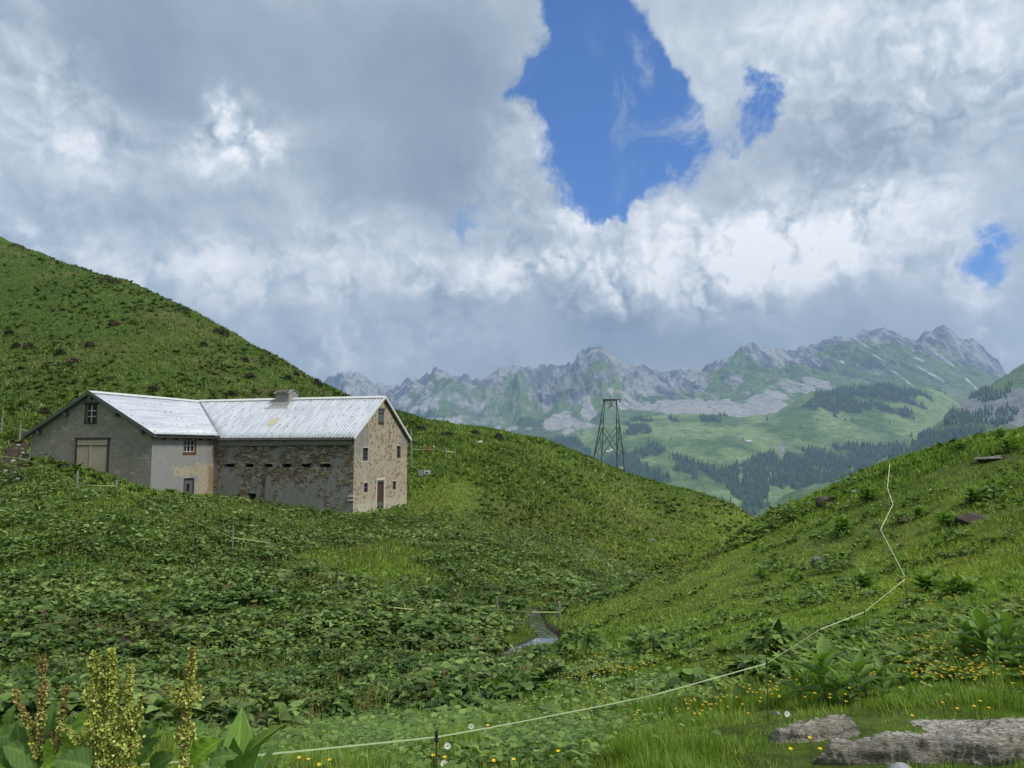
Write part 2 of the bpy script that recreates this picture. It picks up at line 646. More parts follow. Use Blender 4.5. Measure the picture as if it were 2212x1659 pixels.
def gsample(Z, x, y):
    a = np.arctan2(x, y)
    l = np.log(np.maximum(np.hypot(x, y), 0.71))
    fa = np.clip((a - AZ0) / (AZ1 - AZ0) * (NA - 1), 0, NA - 1.001)
    fl = np.clip((l - LR0) / (LR1 - LR0) * (NR - 1), 0, NR - 1.001)
    ia, il = fa.astype(int), fl.astype(int)
    fa, fl = fa - ia, fl - il
    return (Z[ia, il] * (1 - fa) + Z[ia + 1, il] * fa) * (1 - fl) + (Z[ia, il + 1] * (1 - fa) + Z[ia + 1, il + 1] * fa) * fl


def H(x, y):
    return gsample(GZ, np.asarray(x, float), np.asarray(y, float))


def hit(px, py, start=1.2, stop=280):
    d = ray(px, py)
    d = d / math.hypot(d[0], d[1])
    rr = np.exp(np.linspace(math.log(start), math.log(stop), 6000))
    z = d[2] * rr
    h = H(d[0] * rr, d[1] * rr)
    k = np.nonzero(z < h)[0]
    k = k[0] if len(k) else len(rr) - 1
    return np.array([d[0] * rr[k], d[1] * rr[k], float(H(d[0] * rr[k], d[1] * rr[k]))])


# stream bed
st_px = [(1150, 1312), (1158, 1330), (1163, 1348), (1190, 1368), (1170, 1386), (1135, 1398), (1105, 1420), (1060, 1440), (985, 1448),
         (900, 1475), (800, 1500), (700, 1518), (600, 1535), (572, 1556), (590, 1585), (520, 1600), (440, 1600)]
st = [hit(*q) for q in st_px]
pts = []
for i in range(len(st) - 1):
    for k in range(12):
        pts.append(st[i] * (1 - k / 12) + st[i + 1] * k / 12)
pts = np.array(pts)
for _ in range(6):
    pts[1:-1] = (pts[:-2] + pts[1:-1] * 2 + pts[2:]) / 4
stream = pts
swid = np.interp(np.arange(len(pts)), [0, 30, 50, 70, 90, 110, 150, len(pts)], [.20, .24, .46, .42, .28, .22, .25, .3])


def sdist(x, y):
    x, y = np.atleast_1d(x), np.atleast_1d(y)
    out = np.full(x.shape, 99.0)
    m = (x > stream[:, 0].min() - 3) & (x < stream[:, 0].max() + 3) & (y > stream[:, 1].min() - 3) & (y < stream[:, 1].max() + 3)
    if m.any():
        q = np.hypot(x[m][:, None] - stream[None, :, 0], y[m][:, None] - stream[None, :, 1]) - swid[None]
        out[m] = q.min(1)
    return out


sg = sdist(GX.ravel(), GY.ravel()).reshape(GX.shape)
GZ = GZ - 0.22 * (1 - sstep(-0.15, 0.28, sg))

# bring the rest of the circle in as a coarse skirt, so that the ground closes round the camera
gb = np.linspace(AZ1, AZ0 + 2 * math.pi, 70)[1:-1]
edgeR, edgeL = GZ[-1], GZ[0]
wv_ = np.linspace(0, 1, 70)[1:-1][:, None]
BZ = edgeR[None] * (1 - sstep(0, 1, wv_)) + edgeL[None] * sstep(0, 1, wv_)
VX = np.concatenate([GX, np.sin(gb)[:, None] * gr[None]])
VY = np.concatenate([GY, np.cos(gb)[:, None] * gr[None]])
VZ = np.concatenate([GZ, BZ])
na = NA + len(gb)
vv = np.stack([VX, VY, VZ], -1).reshape(-1, 3)
ff = grid_faces(na, NR)
k0 = np.arange(NR - 1)
wrap = np.stack([(na - 1) * NR + k0, k0, k0 + 1, (na - 1) * NR + k0 + 1], 1)
vv = np.concatenate([vv, [[0, 0, -1.62]]])
ff = np.concatenate([ff, wrap])
# masks kept on the ground: bare soil and stony track
PX, PY = proj(np.stack([GX, GY, GZ], -1))


def gauss(px, py, cx, cy, rx, ry):
    return np.exp(-((px - cx) / rx) ** 2 - ((py - cy) / ry) ** 2)


vis = GY > 1
soilN = fbm(GX / 1.1, GY / 1.1, 4, 21)
soil = np.zeros_like(GX)
for b in [(270, 1392, 90, 30, 1.), (120, 1370, 140, 25, .55), (25, 1000, 45, 40, 1.3), (50, 960, 30, 22, .8), (1110, 1640, 60, 16, .5), (1500, 1640, 60, 20, .6),
          (840, 1480, 35, 12, 1.), (1020, 1445, 60, 10, .9), (2010, 1255, 30, 12, .7), (565, 780, 20, 8, .6), (400, 880, 40, 12, .8), (560, 850, 50, 10, .7)]:
    soil += gauss(PX, PY, *b[:4]) * b[4]
soil = soil * sstep(.3, .6, soilN + soil * .25) + (1 - sstep(0.0, .35, sg)) * 1.0
soil = np.clip(soil, 0, 1)
warm = fbm(GX / 9, GY / 9, 4, 33)
g1 = np.array([.066, .105, .022])
g2 = np.array([.145, .200, .034])
g3 = np.array([.13, .125, .05])
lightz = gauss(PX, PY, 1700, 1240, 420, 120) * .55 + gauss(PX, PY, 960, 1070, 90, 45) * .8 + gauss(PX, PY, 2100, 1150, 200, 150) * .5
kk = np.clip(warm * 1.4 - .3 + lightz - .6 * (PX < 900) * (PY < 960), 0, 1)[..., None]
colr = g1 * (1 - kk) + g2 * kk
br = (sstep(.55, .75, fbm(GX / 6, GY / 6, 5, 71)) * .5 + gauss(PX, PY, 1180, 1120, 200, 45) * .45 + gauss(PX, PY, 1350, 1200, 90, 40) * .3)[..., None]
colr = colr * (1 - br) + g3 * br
sc_ = np.array([.060, .045, .032])
colr = colr * (1 - soil[..., None]) + sc_ * soil[..., None]
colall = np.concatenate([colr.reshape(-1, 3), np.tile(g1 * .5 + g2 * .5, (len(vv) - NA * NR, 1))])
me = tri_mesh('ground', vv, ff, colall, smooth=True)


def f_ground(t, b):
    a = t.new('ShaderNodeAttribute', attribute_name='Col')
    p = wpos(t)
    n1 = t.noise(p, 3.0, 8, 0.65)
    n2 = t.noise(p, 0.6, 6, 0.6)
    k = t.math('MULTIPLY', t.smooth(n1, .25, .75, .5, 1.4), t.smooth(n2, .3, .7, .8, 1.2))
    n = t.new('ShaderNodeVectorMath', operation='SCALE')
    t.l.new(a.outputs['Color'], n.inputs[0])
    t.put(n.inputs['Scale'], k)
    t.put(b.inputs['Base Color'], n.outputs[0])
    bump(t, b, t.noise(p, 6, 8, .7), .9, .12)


m_ground = mat('grass_ground', f_ground, 1.0, 0.1)
ground = link('ground', me, m_ground)
tag(ground, kind='structure')

# water
s_pts = stream
tang = np.gradient(s_pts[:, :2], axis=0)
tang = tang / np.linalg.norm(tang, axis=1, keepdims=True)
nor = np.stack([-tang[:, 1], tang[:, 0]], 1)
wz = H(s_pts[:, 0], s_pts[:, 1]) + 0.10
for _ in range(12):
    wz[1:-1] = (wz[:-2] + wz[1:-1] + wz[2:]) / 3
rows = []
for k in np.linspace(-1, 1, 9):
    q = s_pts[:, :2] + nor * (swid * 1.25 * k)[:, None]
    z = wz + .012 * (fbm(q[:, 0] * 5, q[:, 1] * 5, 3, 4) - .5)
    rows.append(np.column_stack([q, z]))
wv3 = np.stack(rows, 0).reshape(-1, 3)


def f_water(t, b):
    p = wpos(t)
    t.put(b.inputs['Base Color'], (.035, .04, .04, 1))
    n = t.noise(p, 14, 4, .6, 1.0)
    bump(t, b, n, .35, .03)
    foam = t.smooth(t.noise(p, 6, 7, .75), .55, .66)
    t.put(b.inputs['Base Color'], t.mix(foam, (.035, .04, .04), (.5, .55, .58)))
    t.put(b.inputs['Roughness'], t.math('ADD', .06, t.math('MULTIPLY', foam, .5)))


m_water = mat('stream_water', f_water, .05, 1.0)
m_water.node_tree.nodes['Principled BSDF'].inputs['Coat Weight'].default_value = 1.0
wo_ = link('stream_water', tri_mesh('stream_water', wv3, grid_faces(9, len(s_pts)), smooth=True), m_water)
tag(wo_, kind='structure')

# ------------------------------------------------------------------ far terrain: mountains, hills, side slope
m_rockcol = None


def f_far(t, b):
    a = t.new('ShaderNodeAttribute', attribute_name='Col')
    p = wpos(t)
    n1 = t.noise(p, .02, 8, .7)
    n2 = t.noise(p, .09, 5, .7)
    k = t.math('MULTIPLY', t.smooth(n1, .25, .75, .62, 1.38), t.smooth(n2, .25, .75, .75, 1.25))
    n = t.new('ShaderNodeVectorMath', operation='SCALE')
    t.l.new(a.outputs['Color'], n.inputs[0])
    t.put(n.inputs['Scale'], k)
    t.put(b.inputs['Base Color'], n.outputs[0])
    bump(t, b, t.noise(p, .018, 10, .75), 1.0, 30)


m_far = mat('far_slope', f_far, 1.0, 0.05)
FAR = []


def layer(name, lines, ns, nv, s0, s1, disp, colour):
    s = np.linspace(s0, s1, ns)
    Ds, Zs = [], []
    for ln in lines:
        p = np.array([P(*q) for q in ln])
        ss = p[:, 0] / p[:, 1]
        o = np.argsort(ss)
        Ds.append(np.interp(s, ss[o], p[o, 1]))
        Zs.append(np.interp(s, ss[o], p[o, 2]))
    Ds, Zs = np.array(Ds), np.array(Zs)
    K = len(lines)
    v = np.linspace(0, K - 1, nv)
    i = np.minimum(v.astype(int), K - 2)
    fr = (v - i)[:, None]
    D = Ds[i] * (1 - fr) + Ds[i + 1] * fr
    Z = Zs[i] * (1 - fr) + Zs[i + 1] * fr
    X = s[None] * D
    Z = Z + disp(X, D, v[:, None] + 0 * X)
    V = np.stack([X, D, Z], -1)
    px, py = proj(V)
    C = colour(X, D, Z, v[:, None] + 0 * X, px, py)
    me = tri_mesh(name, V.reshape(-1, 3), grid_faces(nv, ns)[:, ::-1], C.reshape(-1, 3), smooth=True)
    o = link(name, me, m_far)
    tag(o, kind='structure')
    FAR.append((V, px, py, C))
    return V, px, py


GRASS = np.array([.13, .22, .07])
GRASS2 = np.array([.24, .33, .13])
ROCK = np.array([.40, .40, .395])
ROCKD = np.array([.17, .185, .215])
SCREE = np.array([.50, .485, .465])
FOREST = np.array([.030, .055, .032])
SNOW = np.array([.8, .82, .85])


def lerp(a, b, k):
    k = np.clip(k, 0, 1)[..., None]
    return a * (1 - k) + b * k


crest_px = [(0, 905), (500, 865), (650, 850), (693, 825), (707, 818), (720, 815), (734, 811), (750, 813), (766, 807), (780, 815), (793, 821), (807, 838), (820, 834), (832, 835), (852, 840), (873, 825),
            (895, 824), (915, 818), (939, 806), (960, 807), (974, 819), (1005, 816), (1026, 821), (1043, 814), (1057, 812), (1085, 797), (1113, 793), (1144, 798),
            (1179, 790), (1213, 790), (1234, 790), (1248, 769), (1279, 753), (1300, 755), (1318, 769), (1342, 786), (1380, 793), (1426, 810), (1447, 812),
            (1472, 801), (1515, 801), (1540, 789), (1568, 780), (1582, 771), (1600, 757), (1628, 744), (1643, 759), (1668, 760), (1692, 757), (1728, 753),
            (1746, 748), (1760, 744), (1781, 735), (1810, 730), (1852, 725), (1888, 718), (1916, 718), (1941, 725), (1959, 739), (1980, 746), (1994, 725),
            (2012, 718), (2048, 714), (2065, 725), (2083, 737), (2101, 739), (2119, 751), (2136, 767), (2158, 789), (2175, 810), (2186, 828), (2260, 880), (2500, 900)]
L_crest = [(x, y, 7000 + 250 * math.sin(x / 90.0)) for x, y in crest_px]
L_back = [(x, y + 90, 8200) for x, y in crest_px[::4]]
L_mid = [(0, 930, 6300), (650, 890, 6300), (800, 870, 6300), (1000, 860, 6250), (1150, 850, 6200), (1235, 850, 6200), (1300, 812, 5950), (1370, 850, 6200), (1500, 842, 6300),
         (1600, 820, 6300), (1750, 800, 6300), (1900, 785, 6350), (2000, 788, 6350), (2120, 810, 6400), (2200, 850, 6400), (2500, 900, 6400)]
L_foot = [(0, 1000, 5000), (700, 965, 5000), (1000, 955, 5000), (1200, 932, 4900), (1340, 905, 4900), (1430, 893, 4900), (1500, 890, 4900), (1650, 900, 4800),
          (1750, 885, 4900), (1850, 865, 5000), (2000, 855, 5000), (2120, 850, 5000), (2500, 850, 5000)]
L_low = [(x, y + 70, 4200) for x, y, _ in L_foot]


def disp_m(X, D, v):
    # v: 0 low, 1 foot, 2 mid, 3 crest, 4 back
    k = np.exp(-((v - 2.1) / .75) ** 2)
    gul = ridged(X / 420 + fbm(X / 900, D / 900, 3, 5) * .8, D / 1900, 5, 11, .55)
    z = (gul - .55) * 340 * k
    z = z + (ridged(X / 160, D / 260, 4, 41) - .55) * 95 * np.exp(-((v - 2.4) / .8) ** 2)
    z = z + (ridged(X / 62 + fbm(X / 200, D / 200, 2, 43), D / 130, 4, 45) - .55) * 42 * np.exp(-((v - 2.4) / .75) ** 2)
    z = z + (fbm(X / 55, D / 2000, 3, 47) - .5) * 55 * np.exp(-((v - 3.0) / .12) ** 2) + ((vnoise(X / 28, X * 0, 49) - .5) * 34 + np.abs(vnoise(X / 13, X * 0, 50) - .5) * 20) * np.exp(-((v - 3.0) / .1) ** 2)
    return z


def col_m(X, D, Z, v, px, py):
    n = fbm(X / 260, D / 420, 6, 61, .6)
    n2 = fbm(X / 90, D / 160, 5, 63, .6)
    streak = ridged(X / 130 + fbm(X / 400, D / 400, 3, 65), D / 1500, 4, 67)
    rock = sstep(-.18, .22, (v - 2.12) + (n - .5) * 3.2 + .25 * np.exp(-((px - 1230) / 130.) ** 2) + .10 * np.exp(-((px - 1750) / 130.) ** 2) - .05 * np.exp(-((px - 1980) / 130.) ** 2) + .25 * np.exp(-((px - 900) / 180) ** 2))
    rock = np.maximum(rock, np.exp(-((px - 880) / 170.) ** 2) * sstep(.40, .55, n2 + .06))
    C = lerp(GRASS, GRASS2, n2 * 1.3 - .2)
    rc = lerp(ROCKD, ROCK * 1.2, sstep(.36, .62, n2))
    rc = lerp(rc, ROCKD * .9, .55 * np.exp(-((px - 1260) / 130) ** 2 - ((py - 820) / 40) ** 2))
    C = lerp(C, rc, rock)
    # scree aprons along the foot of the cliffs
    sc = np.zeros_like(px)
    for b in [(1240, 905, 60, 28, .8), (1190, 920, 45, 18, .7), (1430, 880, 110, 12, 1.1), (1370, 855, 55, 22, .7), (1560, 885, 110, 14, 1.1), (1690, 862, 70, 30, .85),
              (1640, 890, 55, 16, 1.0), (1760, 830, 60, 20, .7), (1500, 868, 120, 8, .6), (960, 905, 70, 12, .9), (920, 915, 40, 10, .8), (1080, 925, 60, 8, .7),
              (1655, 855, 30, 30, .4), (1320, 845, 15, 22, .5), (1270, 860, 12, 40, .5)]:
        sc += gauss(px, py, *b[:4]) * b[4]
    sc = sstep(.42, .62, sc * (.12 + 1.1 * streak) + (n2 - .5) * 1.5)
    sc = np.maximum(sc, .75 * sstep(.80, .90, streak) * np.exp(-((v - 1.7) / .6) ** 2) * (n > .42))
    C = lerp(C, SCREE, sc)
    # forest fringe low down
    fo = sstep(.52, .60, fbm(X / 200, D / 500, 5, 81)) * np.exp(-((v - 1.35) / .5) ** 2) * (px < 1500) * .8
    C = lerp(C, FOREST * 1.4, fo * (1 - sc))
    # snow gullies
    sn = np.zeros_like(px)
    for (x0, y0, x1, y1, w) in [(1846, 731, 1890, 758, 2.2), (1888, 765, 1912, 782, 2.), (1975, 772, 1995, 780, 2.5), (2030, 765, 2080, 810, 1.8), (2080, 810, 2118, 848, 1.8),
                                (1900, 780, 1975, 836, 1.2), (1850, 787, 1865, 797, 1.4), (1814, 780, 1822, 783, 1.5), (1980, 790, 2040, 825, 1.3), (1745, 768, 1770, 790, 1.0)]:
        tt = np.clip(((px - x0) * (x1 - x0) + (py - y0) * (y1 - y0)) / ((x1 - x0) ** 2 + (y1 - y0) ** 2), 0, 1)
        dist = np.hypot(px - x0 - tt * (x1 - x0), py - y0 - tt * (y1 - y0))
        sn = np.maximum(sn, sstep(w + .9, w * .3, dist + (n2 - .45) * 7))
    return lerp(C, SNOW * .85, sn)


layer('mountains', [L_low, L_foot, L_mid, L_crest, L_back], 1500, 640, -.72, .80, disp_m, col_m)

M_crest = [(0, 1040), (600, 1000), (1100, 962), (1240, 938), (1340, 908), (1430, 897), (1500, 893), (1600, 902), (1675, 892), (1717, 865), (1756, 844), (1781, 849), (1817, 838),
           (1870, 830), (1923, 833), (1994, 838), (2030, 846), (2058, 863), (2083, 880), (2212, 970), (2500, 1000)]
M0 = [(x, y, 3900) for x, y in M_crest]
Mb = [(x, y + 60, 4600) for x, y in M_crest]
M1 = [(0, 1050, 3400), (600, 1020, 3400), (1240, 975, 3400), (1400, 935, 3400), (1500, 925, 3400), (1620, 925, 3400), (1720, 920, 3400), (1850, 915, 3400), (2000, 920, 3400), (2212, 985, 3400), (2500, 1000, 3400)]
M2 = [(0, 1060, 3100), (600, 1030, 3100), (1240, 1000, 3100), (1400, 962, 3100), (1500, 965, 3050), (1620, 960, 3050), (1720, 965, 3050), (1850, 968, 3100), (2000, 965, 3100), (2212, 995, 3100), (2500, 1010, 3100)]
M3 = [(0, 1150, 2200), (1100, 1150, 2200), (1400, 1125, 2200), (1650, 1120, 2200), (1850, 1100, 2200), (2212, 1120, 2200), (2500, 1120, 2200)]
M4 = [(0, 1330, 1500), (1400, 1330, 1500), (2500, 1330, 1500)]


def disp_h(X, D, v):
    return (fbm(X / 330, D / 500, 5, 91) - .5) * 55 * np.exp(-((v - 2.0) / 1.3) ** 2) + (fbm(X / 60, D / 90, 4, 95) - .5) * 10


def forest_mask(X, D, px, py):
    n = fbm(X / 110, D / 260, 5, 101, .6)
    f = np.zeros_like(px)
    band_top = np.interp(px, [1100, 1240, 1300, 1360, 1420, 1480, 1560, 1620, 1680, 1750, 1850, 1950, 2050], [935, 945, 985, 970, 958, 985, 1010, 985, 968, 962, 958, 955, 975])
    f += 1.15 * sstep(-4, 10, py - band_top)
    f -= 1.3 * gauss(px, py, 1700, 1075, 60, 28) + 1.2 * gauss(px, py, 1460, 1060, 60, 12) + .9 * gauss(px, py, 1685, 975, 12, 28) + .7 * gauss(px, py, 1665, 1015, 10, 22) + .7 * gauss(px, py, 1600, 1030, 7, 30)
    for b in [(1900, 848, 140, 14, 1.3), (1800, 858, 50, 20, .7), (1880, 885, 75, 26, 1.15), (1975, 872, 45, 26, .85), (2020, 880, 20, 20, .6), (1860, 915, 40, 10, .5), (1460, 910, 40, 14, .9), (1560, 905, 45, 12, .9),
              (1380, 925, 40, 28, .9), (1290, 890, 30, 34, .7), (1240, 850, 30, 30, .4), (1760, 865, 30, 12, .5)]:
        f += gauss(px, py, *b[:4]) * b[4]
    return sstep(.50, .64, f * .72 + (n - .5) * 1.9)


def col_h(X, D, Z, v, px, py):
    n = fbm(X / 150, D / 260, 5, 111)
    C = lerp(GRASS * 1.1, GRASS2 * 1.25, sstep(.35, .65, n))
    C = lerp(C, FOREST * 1.9, forest_mask(X, D, px, py) * .8)
    sc = gauss(px, py, 1688, 975, 7, 24) + gauss(px, py, 1662, 1020, 6, 26) + gauss(px, py, 1620, 955, 16, 2) * .5
    C = lerp(C, SCREE * .8, sstep(.35, .7, sc + (n - .5) * .6))
    return C


VH, hpx, hpy = layer('hills', [M4, M3, M2, M1, M0, Mb], 1000, 520, -.75, .78, disp_h, col_h)

S_crest = [(1500, 1215, 1500), (1600, 1135, 1600), (1640, 1103, 1650), (1690, 1075, 1700), (1731, 1055, 1750), (1800, 1042, 1850), (1866, 1016, 1950), (1923, 984, 2050), (1980, 949, 2150), (2020, 918, 2220),
           (2051, 892, 2280), (2085, 866, 2330), (2122, 842, 2400), (2150, 822, 2450), (2180, 803, 2480), (2212, 783, 2500), (2500, 600, 2600)]
S_b = [(x, y + 80, D * 1.25) for x, y, D in S_crest]
S1 = [(1500, 1300, 1250), (1640, 1200, 1300), (1731, 1130, 1400), (1866, 1080, 1600), (1980, 1020, 1750), (2100, 960, 1850), (2212, 920, 1900), (2500, 820, 1950)]
S2 = [(1500, 1500, 700), (1640, 1400, 800), (2000, 1250, 900), (2500, 1200, 1000)]


def disp_s(X, D, v):
    return (fbm(X / 160, D / 240, 5, 121) - .5) * 30 * np.exp(-((v - 1.3) / .8) ** 2) + (fbm(X / 25, D / 60, 3, 123) - .5) * 9


def col_s(X, D, Z, v, px, py):
    n = fbm(X / 90, D / 150, 5, 131, .6)
    C = lerp(GRASS, GRASS2, n * 1.6 - .3)
    rk = sstep(.4, .6, gauss(px, py, 2190, 880, 80, 55) * .9 + gauss(px, py, 2090, 880, 30, 14) * .8 + (n - .5) * 1.1)
    C = lerp(C, ROCK * .85, rk)
    return C


VS, spx, spy = layer('side_slope', [S2, S1, S_crest, S_b], 700, 360, .20, .80, disp_s, col_s)

# ------------------------------------------------------------------ spruces on the far slopes


def spruce_tmpl(seg=7):
    V, Fc = [], []
    for (z0, z1, r) in [(.08, .50, .20), (.30, .74, .155), (.54, 1.0, .105)]:
        o = len(V)
        for k in range(seg):
            a = 2 * math.pi * k / seg
            q = r * (1.0 if k % 2 else .78)
            V.append((q * math.cos(a), q * math.sin(a), z0))
        V.append((0, 0, z1))
        for k in range(seg):
            Fc.append((o + k, o + (k + 1) % seg, o + seg))
    return np.array(V), np.array(Fc)


TV, TF = spruce_tmpl()
cand = []
for (V, px, py, msk, nm, hs) in [(VH, hpx, hpy, forest_mask(VH[..., 0], VH[..., 1], hpx, hpy), 12000, (17, 30)),
                                 (VS, spx, spy, None, 1500, (14, 26))]:
    nv, ns = px.shape
    i = rng.integers(0, nv, nm * 14)
    j = rng.integers(0, ns, nm * 14)
    p, x, y = V[i, j], px[i, j], py[i, j]
    if msk is not None:
        m = msk[i, j] > rng.random(len(i)) * .9 + .1
        m |= (rng.random(len(i)) < .004) & (y < 960)
    else:
        f = np.zeros(len(i))
        for b in [(2060, 900, 60, 14, .9), (2000, 945, 50, 12, .9), (1950, 985, 60, 14, .9), (1900, 1015, 50, 12, .8), (2110, 855, 60, 16, .9), (2180, 850, 50, 50, .5), (2150, 910, 60, 26, .7),
                  (2090, 940, 40, 16, .6), (1800, 1060, 60, 8, .5), (2030, 970, 60, 20, .5)]:
            f += gauss(x, y, *b[:4]) * b[4]
        n = fbm(p[:, 0] / 60, p[:, 1] / 90, 4, 141)
        m = (f + (n - .5) * 1.2) > .55
    m &= (x > 1100) & (x < 2260) & (y < 1135) & (y > 700)
    p, x = p[m][:nm], x[m][:nm]
    h = rng.uniform(*hs, len(p))
    cand.append(np.column_stack([p, h]))
TR = np.concatenate(cand)
shown = TR[:, 3] / TR[:, 1]
o_ = np.argsort(-shown)
TR = TR[o_]
m_spruce = attr_leaf('spruce_needles', .8, .2, 0.0, .35)
big, rest = TR[:290], TR[290:]
ca_ = rng.uniform(0, 6.28, len(rest))
hh = rest[:, 3]
cs, sn_ = np.cos(ca_)[:, None], np.sin(ca_)[:, None]
tx = (TV[None, :, 0] * cs - TV[None, :, 1] * sn_) * hh[:, None] + rest[:, 0:1]
ty = (TV[None, :, 0] * sn_ + TV[None, :, 1] * cs) * hh[:, None] + rest[:, 1:2]
tz = TV[None, :, 2] * hh[:, None] + rest[:, 2:3] - 1
fv = np.stack([tx, ty, tz], -1).reshape(-1, 3)
ff = (TF[None] + (np.arange(len(rest)) * len(TV))[:, None, None]).reshape(-1, 3)
fc = np.tile(FOREST * 1.8, (len(fv), 1))
fo = link('spruce_forest', tri_mesh('spruce_forest', fv, ff, fc), m_spruce)
tag(fo, 'dark spruce forest covering the lower slopes across the valley', 'forest', kind='stuff')
crown_me = tri_mesh('spruce_crown', TV, TF, np.tile(FOREST * 1.8, (len(TV), 1)))
crown_me.materials.append(m_spruce)
for k, (x, y, z, h) in enumerate(big):
    o = bpy.data.objects.new('spruce_tree', crown_me)
    col_main.objects.link(o)
    o.location = (x, y, z - 1)
    o.scale = (h, h, h)
    o.rotation_euler = (0, 0, rng.uniform(0, 6))
    sx_, sy_ = proj(np.array([x, y, z + h / 2]))
    if y < 2700 and sx_ > 1850:
        part_ = 'bottom' if sy_ > 985 else ('lower part' if sy_ > 930 else ('middle' if sy_ > 885 else 'upper part'))
        tag(o, 'dark conical spruce on the %s of the steep side slope at the right' % part_, 'tree', 'spruces on the right side slope, ' + part_)
    elif sy_ < 925:
        tag(o, 'dark conical spruce on the wooded dome across the valley', 'tree', 'spruces on the wooded dome')
    elif sx_ < 1400:
        tag(o, 'dark conical spruce in the forest behind the pylon', 'tree', 'spruces behind the pylon')
    elif sx_ < 1650:
        tag(o, 'dark conical spruce in the forest band between pylon and notch', 'tree', 'spruces left of the bare gullies')
    else:
        tag(o, 'dark conical spruce in the forest band above the right-hand slope', 'tree', 'spruces above the right-hand slope')

# ------------------------------------------------------------------ haze
hz = MB().box(-6200, 6800, -40, 8450, -900, 1290).build('haze', None)
tag(hz, 'thin blue summer haze filling the valley air', 'haze', kind='stuff')
mh = bpy.data.materials.new('haze')
mh.use_nodes = True
th = NT(mh.node_tree)
th.n.remove(th.n['Principled BSDF'])
pv = th.new('ShaderNodeVolumePrincipled')
pv.inputs['Color'].default_value = (.46, .68, 1.0, 1)
pv.inputs['Density'].default_value = 1.1e-4
pv.inputs['Anisotropy'].default_value = 0.2
th.l.new(pv.outputs[0], th.n['Material Output'].inputs['Volume'])
hz.data.materials.append(mh)

# ------------------------------------------------------------------ barn
BPSI = -0.294
BA = np.array([-10.633, 50.0])
BZ0 = -4.75                                     # z of the barn's own zero
uu = np.array([math.cos(BPSI), math.sin(BPSI), 0])
nn = np.array([-math.sin(BPSI), math.cos(BPSI), 0])
B0 = np.array([BA[0], BA[1], BZ0])


def on_plane(px, py, p0, nrm):
    """photo point to barn coordinates on a barn plane (p0, nrm in barn coordinates)"""
    d = ray(px, py)
    dl = np.array([d @ uu, d @ nn, d[2]])
    ol = np.array([-B0 @ uu, -B0 @ nn, -B0[2]])
    t = ((np.array(p0) - ol) @ np.array(nrm)) / (dl @ np.array(nrm))
    return ol + dl * t


def rect_on(x0, y0, x1, y1, p0, nrm, ax):
    a = on_plane(x0, y0, p0, nrm)
    b = on_plane(x1, y1, p0, nrm)
    m0 = on_plane((x0 + x1) / 2, y0, p0, nrm)
    m1 = on_plane((x0 + x1) / 2, y1, p0, nrm)
    s0, s1 = sorted((a[ax], b[ax]))
    return s0, s1, m1[2], m0[2]


MW, ME, MR, MS = 8.43, 5.42, 8.52, 0.68         # main wing: width, eave (tip), ridge, slope
WX0, WX1, WY0, WR, WS = -21.2, -11.17, -5.96, 8.47, 0.527
RX = -16.19


def z_main(y):
    return MR - MS * abs(y - MW / 2) - .10


def z_wing(x):
    return WR - WS * abs(x - RX) - .10


